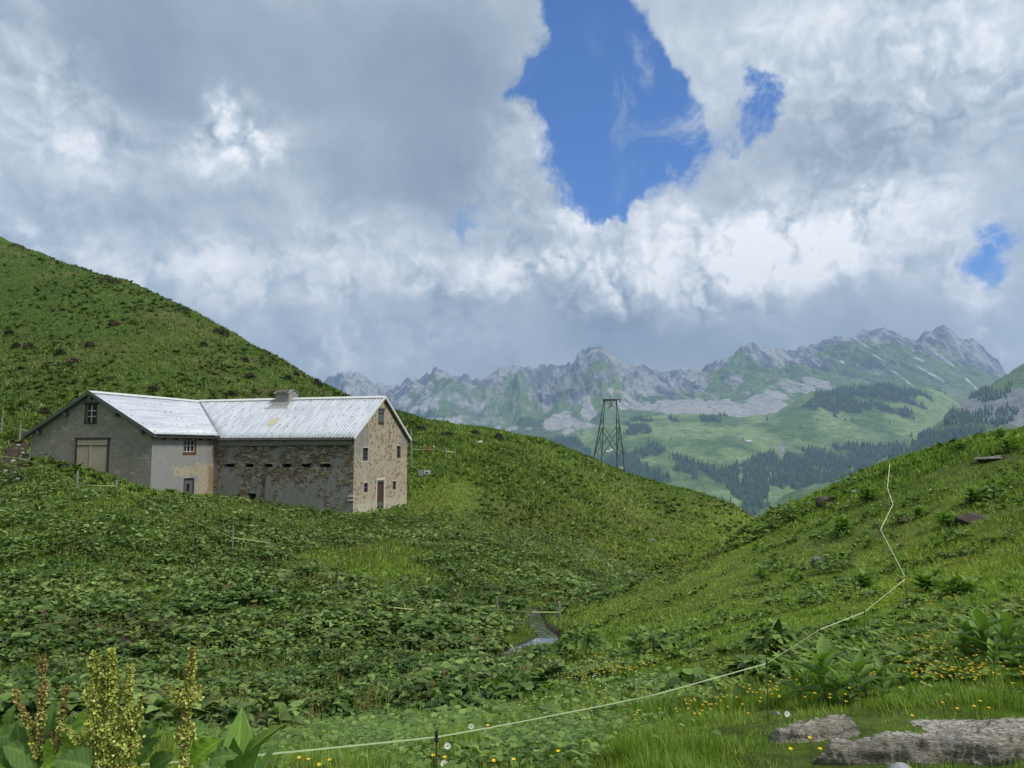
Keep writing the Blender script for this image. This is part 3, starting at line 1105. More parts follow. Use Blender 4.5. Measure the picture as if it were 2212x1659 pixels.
def stone_nodes(t, b, kind):
    p = opos(t)
    big = t.noise(p, .55, 4, .6)
    med = t.noise(p, 2.2, 6, .65)
    fine = t.noise(p, 12, 6, .7)
    warp = t.vmath('ADD', p, t.vmath('MULTIPLY', t.vmath('SUBTRACT', t.noise(p, 3, 4, .6, col=True), (.5, .5, .5)), (.35, .35, .35)))

    def vor(sc, feat='F1', out='Distance'):
        n = t.new('ShaderNodeTexVoronoi', feature=feat)
        t.put(n.inputs['Vector'], t.mapping(warp, sc))
        n.inputs['Scale'].default_value = 1.0
        return n.outputs[out]
    if kind == 'front':
        cellc = vor((2.2, 2.2, 7.5), out='Color')
        edge = vor((2.2, 2.2, 7.5), 'DISTANCE_TO_EDGE')
        hs = t.new('ShaderNodeSeparateColor')
        t.put(hs.inputs[0], cellc)
        sc = t.ramp(hs.outputs[0], [(0, (.12, .10, .075)), (.3, (.17, .14, .10)), (.65, (.27, .225, .155)), (.92, (.38, .33, .24)), (1, (.36, .34, .30))])
        sc = t.mix(t.smooth(edge, .0, .07), (.085, .078, .068), sc)
        ren = t.ramp(fine, [(.3, (.185, .178, .16)), (.7, (.26, .25, .23))])
        ren = t.mix(t.smooth(med, .45, .65), ren, (.25, .265, .265))
        sep_ = t.new('ShaderNodeSeparateXYZ')
        t.put(sep_.inputs[0], p)
        zf = t.smooth(sep_.outputs[2], .3, 4.6, .09, -.035)
        k = t.smooth(t.math('ADD', t.math('ADD', t.math('MULTIPLY', big, .6), t.math('MULTIPLY', med, .4)), zf), .48, .55)
        c_ = t.mix(k, sc, ren)
        rust = t.math('MULTIPLY', t.smooth(t.noise(t.mapping(p, (1, 1, .3)), 1.3, 4, .6), .58, .72), .5)
        c_ = t.mix(rust, c_, (.20, .13, .06))
        bh = t.math('ADD', t.math('MULTIPLY', t.smooth(edge, 0, .12), t.math('SUBTRACT', 1.0, k)), t.math('MULTIPLY', fine, .4))
        t.put(b.inputs['Base Color'], c_)
        bump(t, b, bh, .9, .05)
    elif kind == 'west':
        cell = vor((1.8, 1.8, 4.6), out='Color')
        hs = t.new('ShaderNodeSeparateColor')
        t.put(hs.inputs[0], cell)
        edge = vor((1.8, 1.8, 4.6), 'DISTANCE_TO_EDGE')
        c_ = t.ramp(med, [(.3, (.215, .205, .180)), (.7, (.315, .30, .262))])
        c_ = t.mix(t.math('MULTIPLY', t.smooth(fine, .5, .7), .5), c_, (.35, .335, .295))
        c_ = t.mix(t.math('MULTIPLY', t.smooth(edge, .05, .0), t.smooth(t.noise(p, .9, 3, .5), .45, .6, 0, .45)), c_, (.055, .055, .05))
        pale = t.math('MULTIPLY', t.math('GREATER_THAN', hs.outputs[1], .93), t.math('GREATER_THAN', t.math('ADD', edge, t.math('MULTIPLY', fine, .25)), .19))
        c_ = t.mix(pale, c_, (.36, .34, .29))
        t.put(b.inputs['Base Color'], c_)
        bump(t, b, t.math('ADD', t.math('MULTIPLY', t.smooth(edge, 0, .1), .5), fine), .6, .04)
    elif kind == 'side':
        c_ = t.ramp(fine, [(.3, (.24, .24, .235)), (.7, (.32, .32, .315))])
        c_ = t.mix(t.smooth(t.noise(p, 3.5, 6, .7), .57, .64), c_, (.20, .20, .195))
        # yellow old render where the grey coat has fallen off: lower part next to the inner corner
        sep_ = t.new('ShaderNodeSeparateXYZ')
        t.put(sep_.inputs[0], p)
        yy = t.math('ADD', sep_.outputs[1], t.math('MULTIPLY', t.math('SUBTRACT', t.noise(p, 1.6, 7, .7), .5), 2.6))
        zz = t.math('ADD', sep_.outputs[2], t.math('MULTIPLY', t.math('SUBTRACT', t.noise(p, 1.9, 7, .7), .5), 2.4))
        m1 = t.math('MULTIPLY', t.smooth(yy, -1.75, -1.6), t.smooth(zz, 3.8, 3.65))
        m2 = t.math('MULTIPLY', t.math('MULTIPLY', t.smooth(yy, -4.1, -3.9), t.smooth(zz, 3.55, 3.4)), t.smooth(zz, 2.85, 3.0))
        m_ = t.math('MAXIMUM', m1, m2)
        yel = t.ramp(fine, [(.3, (.34, .30, .215)), (.7, (.46, .415, .32))])
        yel = t.mix(t.smooth(t.noise(p, 7, 3, .5), .60, .68), yel, (.16, .12, .08))
        c_ = t.mix(m_, c_, yel)
        st_ = t.math('MULTIPLY', t.smooth(yy, -.75, -.2), .65)
        c_ = t.mix(st_, c_, (.20, .12, .055))
        t.put(b.inputs['Base Color'], c_)
        bump(t, b, fine, .4, .02)
    else:
        # east gable: warm lime render with brown stones showing through
        n = t.new('ShaderNodeTexVoronoi', feature='F1')
        t.put(n.inputs['Vector'], t.mapping(warp, (2.9, 2.9, 3.8)))
        n.inputs['Scale'].default_value = 1.0
        hs = t.new('ShaderNodeSeparateColor')
        t.put(hs.inputs[0], n.outputs['Color'])
        blot = t.math('MULTIPLY', t.smooth(t.math('ADD', n.outputs['Distance'], t.math('MULTIPLY', t.math('SUBTRACT', fine, .5), .5)), .52, .34), t.math('GREATER_THAN', hs.outputs[0], .25))
        base_ = t.ramp(med, [(.3, (.31, .27, .20)), (.7, (.45, .40, .31))])
        base_ = t.mix(t.math('MULTIPLY', t.smooth(big, .45, .6), .5), base_, (.42, .34, .26))
        c_ = t.mix(t.math('MULTIPLY', blot, .85), base_, t.ramp(hs.outputs[1], [(0, (.14, .105, .075)), (1, (.29, .23, .16))]))
        sep_ = t.new('ShaderNodeSeparateXYZ')
        t.put(sep_.inputs[0], p)
        low = t.math('MULTIPLY', t.smooth(t.math('ADD', sep_.outputs[2], t.math('MULTIPLY', med, 1.6)), 2.3, 1.5), t.smooth(fine, .4, .55))
        c_ = t.mix(t.math('MULTIPLY', low, .75), c_, (.58, .54, .42))
        # grey cement repair and rust under the eave corner
        yy = t.math('ADD', sep_.outputs[1], t.math('MULTIPLY', t.math('SUBTRACT', med, .5), 1.8))
        gr_ = t.math('MULTIPLY', t.smooth(yy, 2.1, 1.7), t.smooth(t.math('ADD', sep_.outputs[2], med), 4.75, 5.0))
        c_ = t.mix(gr_, c_, (.27, .26, .235))
        gr2 = t.math('MULTIPLY', t.smooth(yy, 7.0, 7.4), t.smooth(t.math('ADD', sep_.outputs[2], med), 5.0, 5.3))
        c_ = t.mix(t.math('MULTIPLY', gr2, .8), c_, (.25, .24, .22))
        ru = t.math('MULTIPLY', t.smooth(t.noise(t.mapping(p, (1, 2.6, .25)), 1.6, 3, .5), .56, .66), t.smooth(sep_.outputs[2], 3.5, 5.2, 0, .7))
        c_ = t.mix(ru, c_, (.24, .11, .04))
        t.put(b.inputs['Base Color'], c_)
        bump(t, b, t.math('SUBTRACT', fine, t.math('MULTIPLY', blot, .5)), .6, .04)


M = {}
for k in ('front', 'west', 'side', 'east'):
    M[k] = mat('wall_' + k, lambda t, b, kk=k: stone_nodes(t, b, kk), .95, .15)


def f_roof(t, b):
    p = opos(t)
    n = t.noise(p, 1.2, 5, .6)
    n2 = t.noise(t.mapping(p, (6, .35, 1)), 1.0, 4, .6)
    c_ = t.mix(t.smooth(n2, .3, .7), (.46, .49, .54), (.68, .71, .75))
    c_ = t.mix(t.math('MULTIPLY', t.smooth(n, .5, .7), .35), c_, (.46, .48, .50))
    t.put(b.inputs['Base Color'], c_)
    t.put(b.inputs['Roughness'], t.smooth(n, .3, .7, .36, .5))


M['roof'] = mat('corrugated_sheet', f_roof, .42, .5, .25)
M['screw'] = simple('screw_caps', (.33, .35, .38), (.42, .44, .46), 9, .6, .4, 0, 0)
M['cap'] = simple('ridge_sheet', (.62, .63, .60), (.72, .73, .70), 2, .45, .5, .1, .1)
M['dark_metal'] = simple('grey_green_metal', (.085, .105, .10), (.12, .14, .13), 3, .5, .5, .2, .1)
M['old_wood'] = simple('weathered_dark_wood', (.035, .032, .03), (.085, .078, .07), 14, .9, .2, 0, .5, .01, 6, (1, 1, .12))
M['grey_wood'] = simple('grey_board', (.12, .115, .10), (.20, .19, .17), 12, .9, .2, 0, .5, .01, 6, (.15, 1, 1))
M['blue_wood'] = simple('blue_grey_board', (.085, .09, .10), (.14, .145, .155), 12, .9, .2, 0, .5, .01, 6, (1, 1, .15))
M['gate'] = simple('pale_plank', (.36, .31, .25), (.50, .44, .37), 9, .85, .25, 0, .4, .01, 6, (1, 1, .08))
M['red_wood'] = simple('orange_brown_wood', (.11, .045, .02), (.18, .075, .032), 9, .7, .3, 0, .3, .01, 6, (1, 1, .2))
M['rust_door'] = simple('rusty_brown_door', (.035, .026, .022), (.13, .060, .032), 4, .85, .3, 0, .5, .01, 6, (1, 2.5, .2))
M['white_paint'] = simple('white_paint', (.62, .64, .66), (.75, .76, .78), 9, .6, .4, 0, .1)
M['void'] = simple('dark_interior', (.010, .010, .012), (.02, .02, .022), 4, .9, .1, 0, 0)
M['lime'] = simple('white_lime', (.50, .46, .37), (.62, .58, .48), 8, .9, .2, 0, .4)
M['vent'] = simple('dull_zinc', (.21, .21, .195), (.30, .30, .28), 3, .75, .3, .0, .1)
M['yellow_sheet'] = simple('yellowed_plastic', (.42, .39, .26), (.52, .49, .34), 9, .4, .4, 0, .1)
M['glass'] = simple('window_glass', (.012, .014, .02), (.03, .033, .045), 2, .25, .3, 0, 0)
M['bush'] = None

barn = empty('barn', tuple(B0), BPSI)
tag(barn, 'long stone barn with a bright corrugated metal roof, two wings and a cream east gable', 'barn')


def wall(name, a, b_, zb, ztop, openings, m, depth=.45, label=None):
    """wall panel from a to b_ (xy), openings = (s0,s1,z0,z1); real recesses"""
    a, b_ = np.array(a, float), np.array(b_, float)
    L = np.linalg.norm(b_ - a)
    d = (b_ - a) / L
    inn = np.array([-d[1], d[0]])                # inward is left of the run
    cuts = {0.0, L}
    for o in openings:
        cuts |= {max(0, o[0]), min(L, o[1])}
    for k in np.linspace(0, L, 24):
        if all(abs(k - q) > .12 for q in cuts):
            cuts.add(float(k))
    for k in ztop[1]:
        cuts.add(k)
    S = sorted(cuts)
    mb = MB()

    def pt(s, z, dep=0):
        q = a + d * s + inn * dep
        return (q[0], q[1], z)
    zf = ztop[0]
    for s0, s1 in zip(S[:-1], S[1:]):
        if s1 - s0 < 1e-4:
            continue
        mid = (s0 + s1) / 2
        ops = sorted([o for o in openings if o[0] - 1e-6 < mid < o[1] + 1e-6], key=lambda o: o[2])
        z = zb
        for o in ops:
            mb.add([pt(s0, z), pt(s1, z), pt(s1, o[2]), pt(s0, o[2])], [(0, 1, 2, 3)])
            z = o[3]
        mb.add([pt(s0, z), pt(s1, z), pt(s1, zf(s1)), pt(s0, zf(s0))], [(0, 1, 2, 3)])
    for (s0, s1, z0, z1) in openings:
        mb.add([pt(s0, z0), pt(s0, z1), pt(s0, z1, depth), pt(s0, z0, depth)], [(0, 1, 2, 3)])
        mb.add([pt(s1, z0), pt(s1, z1), pt(s1, z1, depth), pt(s1, z0, depth)], [(3, 2, 1, 0)])
        mb.add([pt(s0, z1), pt(s1, z1), pt(s1, z1, depth), pt(s0, z1, depth)], [(0, 1, 2, 3)])
        mb.add([pt(s0, z0), pt(s1, z0), pt(s1, z0, depth), pt(s0, z0, depth)], [(3, 2, 1, 0)])
        mb.add([pt(s0, z0, depth), pt(s1, z0, depth), pt(s1, z1, depth), pt(s0, z1, depth)], [(0, 1, 2, 3)])
    o = mb.build(name, m, barn)
    if label:
        o['label'] = label
    return o


# openings read off the walls
pW, nW = (0, WY0, 0), (0, 1, 0)
gate_r = rect_on(167.5, 949.5, 231, 1019, pW, nW, 0)
attic_r = rect_on(184.5, 872, 209.5, 915, pW, nW, 0)
pS, nS = (WX1, 0, 0), (1, 0, 0)
swin_r = rect_on(396.5, 946, 423, 980, pS, nS, 1)
sdoor_r = rect_on(398, 1035, 417, 1073, pS, nS, 1)
pF, nF = (0, 0, 0), (0, 1, 0)
slots = [rect_on(a, 1002.0, b2, 1009.0, pF, nF, 0) for a, b2 in [(484, 507), (529, 547.5), (569, 588), (608.5, 629), (651, 670), (691, 714)]]
hatch_r = rect_on(536, 1066, 553, 1083, pF, nF, 0)
pE, nE = (0, 0, 0), (1, 0, 0)
ewin = [rect_on(783.5, 967, 795, 995.5, pE, nE, 1), rect_on(857, 963, 865.5, 990, pE, nE, 1), rect_on(786, 1043, 795, 1064, pE, nE, 1), rect_on(848, 1039, 855.5, 1058, pE, nE, 1)]
eshut = rect_on(817.5, 884, 829.5, 919, pE, nE, 1)
edoor = rect_on(815, 1038.5, 828.5, 1099, pE, nE, 1)

sx = lambda r: (r[0] - WX0, r[1] - WX0, r[2], r[3])
wall('wall', (WX0, WY0), (WX1, WY0), -1.2, (lambda s: z_wing(WX0 + s), [RX - WX0]), [sx(gate_r), sx(attic_r)], M['west'], label='dark grey rendered gable wall with pale stones')
sy = lambda r: (r[0] - WY0, r[1] - WY0, r[2], r[3])
wall('wall', (WX1, WY0), (WX1, 0), -1.2, (lambda s: z_wing(WX1), []), [sy(swin_r), sy(sdoor_r)], M['side'], label='light grey plaster wall with patches of old yellow render')
sf = lambda r: (r[0] - WX1, r[1] - WX1, r[2], r[3])
wall('wall', (WX1, 0), (0, 0), -1.2, (lambda s: z_main(0), []), [sf(r) for r in slots] + [sf(hatch_r)], M['front'], label='long rubble stone wall patched with grey cement')
wall('wall', (0, 0), (0, MW), -1.2, (lambda s: z_main(s), [MW / 2]), [tuple(r) for r in ewin] + [tuple(eshut), tuple(edoor)], M['east'], label='cream gable wall blotched with brown stones')
wall('wall', (0, MW), (WX0, MW), -1.2, (lambda s: min(z_main(MW), z_wing(-s)) if -s < WX1 else z_main(MW), []), [], M['west'])
wall('wall', (WX0, MW), (WX0, WY0), -1.2, (lambda s: z_wing(WX0), []), [], M['west'])

# ---- roofs: real corrugation, clipped on the valley
OV = .3
yl = lambda x: max(-OV, -OV + (MW / 2 + OV) * (-10.44 - x) / (RX * -1 - 10.44)) if x < -10.44 else -OV


def sheet(name, stations, lo, hi, pt, m, parent, amp_=.032, pitch=.24, screws=True, label=None):
    V = []
    for s in stations:
        w = amp_ * math.sin(2 * math.pi * s / pitch)
        a, b2 = lo(s), hi(s)
        for k in range(7):
            V.append(pt(s, a + (b2 - a) * k / 6, w + .03))
    me = tri_mesh(name, np.array(V), grid_faces(len(stations), 7), smooth=True)
    o = link(name, me, m, parent)
    sl = o.modifiers.new('solid', 'SOLIDIFY')
    sl.thickness = .012
    if label:
        o['label'] = label
    if screws:
        mb = MB()
        s = stations[0] + .5
        i = 0
        while s < stations[-1] - .2:
            a, b2 = lo(s), hi(s)
            for q in np.arange(.25, abs(b2 - a) - .1, .95):
                t = q + (.18 if i % 2 else 0)
                if t >= abs(b2 - a) - .1:
                    continue
                c0 = pt(s, b2 + (a - b2) * t / abs(a - b2), .05)
                mb.box(c0[0] - .035, c0[0] + .035, c0[1] - .035, c0[1] + .035, c0[2] - .03, c0[2] + .02)
            s += .76
            i += 1
        r_ = mb.build('screw_caps', M['screw'], o)
        r_['kind'] = 'stuff'
    return o


step = .24 / 6
mst = np.arange(RX, .16, step)
sheet('roof', mst, lambda x: yl(x), lambda x: MW / 2, lambda x, y, w: (x, y, MR - MS * (MW / 2 - y) + w), M['roof'], barn, label='main roof slope facing the valley')
sheet('roof', mst, lambda x: MW + OV, lambda x: MW / 2, lambda x, y, w: (x, y, MR - MS * (y - MW / 2) + w), M['roof'], barn, screws=False)
wst = np.arange(WY0 - .3, MW + .3, step)


def wx(y):
    # wing slope meets main slope
    if y < 0.0:
        return RX + 5.36
    if y < MW / 2:
        return -16.19 + (-10.44 + 16.19) * (MW / 2 - y) / (MW / 2 + OV)
    return RX + .02 + (y - MW / 2) * 1.29


sheet('roof', wst, lambda y: wx(y), lambda y: RX, lambda y, x, w: (x, y, WR - WS * (x - RX) + w + .004), M['roof'], barn, label='west wing roof slope facing east')
sheet('roof', wst, lambda y: RX - 5.36, lambda y: RX, lambda y, x, w: (x, y, WR - WS * (RX - x) + w), M['roof'], barn, screws=False)
# ridge caps
mb = MB()
mb.beam((RX + .1, MW / 2 - .14, MR - .035), (.2, MW / 2 - .14, MR - .035), .30, .02, (0, MS, 1))
mb.beam((RX + .1, MW / 2 + .14, MR - .035), (.2, MW / 2 + .14, MR - .035), .30, .02, (0, -MS, 1))
for v_ in range(len(mb.v)):
    x, y, z = mb.v[v_]
    mb.v[v_] = (x, y, MR + .085 - MS * abs(y - MW / 2) + (.012 if z > MR else 0))
mb.build('ridge_cap', M['cap'], barn)
mb = MB()
mb.beam((RX - .14, WY0 - .32, WR), (RX - .14, MW / 2 + .1, WR), .30, .02)
mb.beam((RX + .14, WY0 - .32, WR), (RX + .14, MW / 2 + .1, WR), .30, .02)
for v_ in range(len(mb.v)):
    x, y, z = mb.v[v_]
    mb.v[v_] = (x, y, WR + .09 - WS * abs(x - RX) + (.012 if z > WR else 0))
mb.build('ridge_cap', M['cap'], barn)
# valley strip
mb = MB()
mb.beam((RX, MW / 2, MR + .03), (-10.44, -OV, ME + .045), .11, .03)
mb.build('valley_flashing', M['dark_metal'], barn)
# barge boards
bx = lambda x, z=0: (x, WY0 - .33, WR - WS * abs(x - RX) + z)
mb = MB()
for sgn in (-1, 1):
    e = RX + sgn * 5.44
    mb.beam(bx(RX, -.03), bx(e, -.03), .05, .20, (0, -1, 0) if False else (0, 0, 1))
    mb.beam((RX, WY0 - .20, WR - .13), (e, WY0 - .20, WR - WS * 5.44 - .13), .24, .06)
mb.build('barge_board', M['dark_metal'], barn)
mb = MB()
for sgn in (-1, 1):
    e = MW / 2 + sgn * (MW / 2 + OV + .05)
    mb.beam((.18, MW / 2, MR - .02), (.18, e, MR - .02 - MS * abs(e - MW / 2)), .05, .17)
mb.build('barge_board', M['cap'], barn)
mb = MB()
for sgn in (1,):
    e = MW / 2 + sgn * (MW / 2 + OV)
    mb.beam((.10, MW / 2, MR - .17), (.10, e, MR - .17 - MS * abs(e - MW / 2)), .10, .14)
mb.build('rafter', M['old_wood'], barn)
# purlin ends under the west gable
for x in (RX, RX - 2.05, RX - 4.3, RX + 2.15, RX + 4.3):
    z = WR - WS * abs(x - RX) - .34
    MB().box(x - .12, x + .12, WY0 - .27, WY0 + .05, z - .16, z + .12).build('purlin_end', M['dark_metal'], barn)
# eaves boards
g0 = MB()
g0.box(-10.7, -5.3, -.16, -.10, 4.93, 5.25)
g0.box(-5.25, -.1, -.17, -.11, 4.97, 5.27)
g0.box(-10.7, .05, -.29, -.24, ME - .10, ME + .02)
g0.build('eaves_board', M['grey_wood'], barn)
MB().box(WX1 + .05, WX1 + .40, WY0 - .2, -.1, 5.44, 5.52).build('eaves_board', M['old_wood'], barn)
for y in (WY0 + .9, WY0 + 2.0, WY0 + 3.2, WY0 + 4.3, WY0 + 5.2):
    MB().box(WX1 - .02, WX1 + .36, y, y + .12, 5.33, 5.44).build('rafter_end', M['old_wood'], barn)

# ---- roof vent on the main ridge
vb = empty('vent_box', (0, 0, 0))
vb.parent = barn
vx0, vx1 = -8.75, -7.55
mb = MB()
y0, y1 = MW / 2 - .62, MW / 2 + .62
zt = MR + .34
fl = .34
zb_ = MR - MS * .95
mb.add([(vx0 - fl, y0 - .45, zb_ - .05), (vx1 + fl * .6, y0 - .45, zb_ - .05), (vx1, y0, zb_ + .38), (vx0, y0, zb_ + .38), (vx0, y0, zt), (vx1, y0, zt)],
       [(0, 1, 2, 3), (3, 2, 5, 4)])
mb.add([(vx1 + fl * .6, y0 - .45, zb_ - .05), (vx1 + fl * .6, y1 + .45, zb_ - .05), (vx1, y1, zb_ + .38), (vx1, y0, zb_ + .38), (vx1, y1, zt), (vx1, y0, zt), (vx1, MW / 2, zt + .34)],
       [(0, 1, 2, 3), (3, 2, 4, 5), (5, 4, 6)])
mb.add([(vx0 - fl, y0 - .45, zb_ - .05), (vx0 - fl, y1 + .45, zb_ - .05), (vx0, y1, zb_ + .38), (vx0, y0, zb_ + .38), (vx0, y1, zt), (vx0, y0, zt), (vx0, MW / 2, zt + .34)],
       [(1, 0, 3, 2), (2, 3, 5, 4), (4, 5, 6)])
mb.add([(vx0 - fl, y1 + .45, zb_ - .05), (vx1 + fl * .6, y1 + .45, zb_ - .05), (vx1, y1, zb_ + .38), (vx0, y1, zb_ + .38), (vx0, y1, zt), (vx1, y1, zt)],
       [(1, 0, 3, 2), (2, 3, 4, 5)])
mb.build('casing', M['vent'], vb)
MB().box(vx0 - fl - .15, vx1 + .35, y0 - .62, y0 - .42, zb_ - .17, zb_ - .06).build('flashing', M['cap'], vb)
mb = MB()
for sg in (-1, 1):
    mb.beam((vx0 - .08, MW / 2 + sg * .36, 0), (vx1 + .08, MW / 2 + sg * .36, 0), .78, .03)
for i_ in range(len(mb.v)):
    x, y, z = mb.v[i_]
    mb.v[i_] = (x, y, zt + .36 - .46 * abs(y - MW / 2) + (.03 if z > 0 else 0))
mb.build('cover', M['vent'], vb)
MB().box(vx0 + .15, vx1 - .12, y0 - .10, y0 + .3, 0, .05).build('hatch', simple('brown_hatch', (.10, .075, .065), (.16, .125, .11), 5), vb)
hh_ = [o for o in vb.children if o.name.startswith('hatch')][0]
hh_.location = (0, 0, 0)
for q in hh_.data.vertices:
    q.co.z += zt + .42 - .46 * abs(q.co.y - MW / 2)
# yellowed plastic sheet in the roof
ns_ = np.array([0, -MS, 1.0])
c4 = [on_plane(x, y, (0, MW / 2, MR + .02), ns_) for x, y in [(574, 919), (592, 919), (603, 904), (586, 904)]]
q = np.array(c4)
xs_ = (q[0][0] + q[3][0]) / 2
wdt = .75
ya, yb2 = q[0][1], q[3][1]
mb = MB()
n_w = 60
vv_ = []
for i in range(n_w + 1):
    x = xs_ + wdt * i / n_w
    w = .032 * math.sin(2 * math.pi * x / .24) + .046
    vv_ += [(x, ya, MR - MS * (MW / 2 - ya) + w), (x, yb2, MR - MS * (MW / 2 - yb2) + w)]
mb.add(vv_, [(2 * i, 2 * i + 2, 2 * i + 3, 2 * i + 1) for i in range(n_w)])
mb.build('roof_light', M['yellow_sheet'], barn)

# ---- gate in the west gable
s0, s1, z0, z1 = gate_r
gy = WY0 - .02
fr = MB()
fr.box(s0 - .09, s0 + .02, gy - .05, gy + .1, z0 - .35, z1 + .02).box(s1 - .02, s1 + .12, gy - .05, gy + .1, z0 - .3, z1 + .02).box(s0 - .16, s1 + .2, gy - .07, gy + .1, z1 + .02, z1 + .13)
gt = empty('gate', (0, 0, 0))
gt.parent = barn
fr.build('gate_frame', M['old_wood'], gt)
midx = s0 + (s1 - s0) * .46
zt_ = z1 - .40


def planks(x0, x1, za, zb2, m, name, parent, y, n, gap=.012):
    mb = MB()
    w = (x1 - x0) / n
    for i in range(n):
        j = .006 * ((i * 7) % 3)
        mb.box(x0 + i * w + gap / 2, x0 + (i + 1) * w - gap / 2, y + j, y + .05 + j, za, zb2)
    return mb.build(name, m, parent)


planks(s0 + .03, s1 - .03, zt_ + .03, z1 - .01, M['gate'], 'top_board', gt, gy - .01, 2)
planks(s0 + .03, midx - .03, z0, zt_, M['gate'], 'gate_leaf', gt, gy, 6)
planks(midx + .03, s1 - .03, z0, zt_, M['gate'], 'gate_leaf', gt, gy, 6)
MB().box(midx - .03, midx + .03, gy - .05, gy, z0 - .25, z1 - .02).build('centre_post', M['gate'], gt)
MB().box(s0 + .02, midx - .05, gy - .03, gy + .02, zt_ - .02, zt_ + .04).box(midx + .05, s1 - .02, gy - .03, gy + .02, zt_ - .02, zt_ + .04).build('hinge_bar', M['old_wood'], gt)


def window(ax, r, depth, m_frame, m_bar, nx, nz, pos, fw=.08, shutter=None, parent=barn):
    """ax 0: wall along x at y=pos facing -y; ax 1: wall along y at x=pos facing +x"""
    s0, s1, z0, z1 = r
    w = empty('window', (0, 0, 0))
    w.parent = parent

    def bx_(mb, a, b2, za, zb2, d0, d1):
        if ax == 0:
            mb.box(a, b2, pos + d0, pos + d1, za, zb2)
        else:
            mb.box(pos - d1, pos - d0, a, b2, za, zb2)
    f_ = MB()
    bx_(f_, s0 - .01, s0 + fw, z0, z1, depth - .06, depth + .06)
    bx_(f_, s1 - fw, s1 + .01, z0, z1, depth - .06, depth + .06)
    bx_(f_, s0 + fw, s1 - fw, z0, z0 + fw, depth - .06, depth + .06)
    bx_(f_, s0 + fw, s1 - fw, z1 - fw, z1, depth - .06, depth + .06)
    f_.build('frame', m_frame, w)
    g_ = MB()
    bx_(g_, s0 + fw, s1 - fw, z0 + fw, z1 - fw, depth + .02, depth + .03)
    g_.build('pane', M['glass'], w)
    b_ = MB()
    for i in range(1, nx):
        x = s0 + fw + (s1 - s0 - 2 * fw) * i / nx
        bx_(b_, x - .02, x + .02, z0 + fw, z1 - fw, depth - .03, depth + .015)
    for i in range(1, nz):
        z = z0 + fw + (z1 - z0 - 2 * fw) * i / nz
        bx_(b_, s0 + fw, s1 - fw, z - .02, z + .02, depth - .035, depth + .012)
    if len(b_.v):
        b_.build('glazing_bar', m_bar, w)
    return w


aw = window(0, attic_r, .06, M['old_wood'], M['white_paint'], 2, 3, WY0, .10)
a0, a1, az0, az1 = attic_r
MB().box(a0 - .03, a0 + .26, WY0 + .0, WY0 + .04, az0 + .08, az1 - .05).build('shutter', M['blue_wood'], aw)
MB().box(a0 - .08, a1 + .08, WY0 - .10, WY0 + .1, az1, az1 + .10).build('lintel', M['old_wood'], aw)
MB().box(a0 - .04, a1 + .04, WY0 - .04, WY0 + .1, az0 - .03, az0 + .06).build('sill', M['old_wood'], aw)
sw = window(1, swin_r, .12, M['red_wood'], M['white_paint'], 3, 2, WX1, .12)
b0, b1, bz0, bz1 = swin_r
MB().box(WX1 - .35, WX1 + .015, b1 - .10, b1 + .02, bz0, bz1).box(WX1 - .3, WX1 + .03, b0 - .05, b1 + .05, bz0 - .07, bz0).build('casing', M['red_wood'], sw)
wi = MB()
wi.box(WX1 - .10, WX1 - .06, b0 + .12, b0 + .15, bz0 + .12, bz1 - .12).box(WX1 - .10, WX1 - .06, b1 - .15, b1 - .12, bz0 + .12, bz1 - .12)
wi.box(WX1 - .10, WX1 - .06, b0 + .15, b1 - .15, bz0 + .12, bz0 + .15).box(WX1 - .10, WX1 - .06, b0 + .15, b1 - .15, bz1 - .15, bz1 - .12)
wi.build('sash', M['white_paint'], sw)
for i, r in enumerate(ewin):
    w = window(1, r, .10, M['blue_wood'], M['blue_wood'], 1, 3 if i < 2 else 2, 0, .07)
    s0, s1, z0, z1 = r
    MB().box(-.05, .02, s0 - .06, s1 + .06, z1 + .0, z1 + .05).box(-.05, .018, s0 - .05, s0 - .01, z0 - .05, z1).box(-.05, .018, s1 + .01, s1 + .05, z0 - .05, z1).box(-.05, .02, s0 - .06, s1 + .06, z0 - .10, z0 - .05).build('surround', M['lime'] if i != 1 else M['lime'], w)
# shutter in the east gable
s0, s1, z0, z1 = eshut
sh = empty('shutter', (0, 0, 0))
sh.parent = barn
mb = MB()
for i in range(4):
    w_ = (s1 - s0) / 4
    mb.box(-.06, -.01, s0 + i * w_ + .01, s0 + (i + 1) * w_ - .01, z0, z1)
mb.build('boards', M['blue_wood'], sh)
MB().box(-.01, .02, s0, s1, z0 + .15, z0 + .25).box(-.01, .02, s0, s1, z1 - .32, z1 - .22).build('battens', M['old_wood'], sh)
MB().box(-.05, .06, s0 - .12, s1 + .1, z1 + .0, z1 + .12).build('lintel', M['grey_wood'], sh)
# east door
s0, s1, z0, z1 = edoor
dr = empty('door', (0, 0, 0))
dr.parent = barn
mb = MB()
for i in range(4):
    w_ = (s1 - s0 - .12) / 4
    mb.box(-.12, -.08, s0 + .06 + i * w_ + .008, s0 + .06 + (i + 1) * w_ - .008, z0 + .15, z1 - .1)
mb.build('door_leaf', M['rust_door'], dr)
MB().box(-.14, -.01, s0 - .01, s0 + .06, z0, z1).box(-.14, -.01, s1 - .06, s1 + .01, z0, z1).box(-.14, .01, s0 - .02, s1 + .02, z1 - .10, z1 + .03).build('door_frame', M['blue_wood'], dr)
MB().box(-.08, -.03, s0 + .1, s1 - .1, z0 + .16, z0 + .48).build('kick_board', M['blue_wood'], dr)
MB().box(-.04, .016, s0 - .16, s0 - .03, z0 - .1, z1 + .02).box(-.04, .016, s1 + .03, s1 + .16, z0 - .1, z1 + .02).box(-.04, .018, s0 - .16, s1 + .16, z1 + .05, z1 + .22).build('surround', M['lime'], dr)
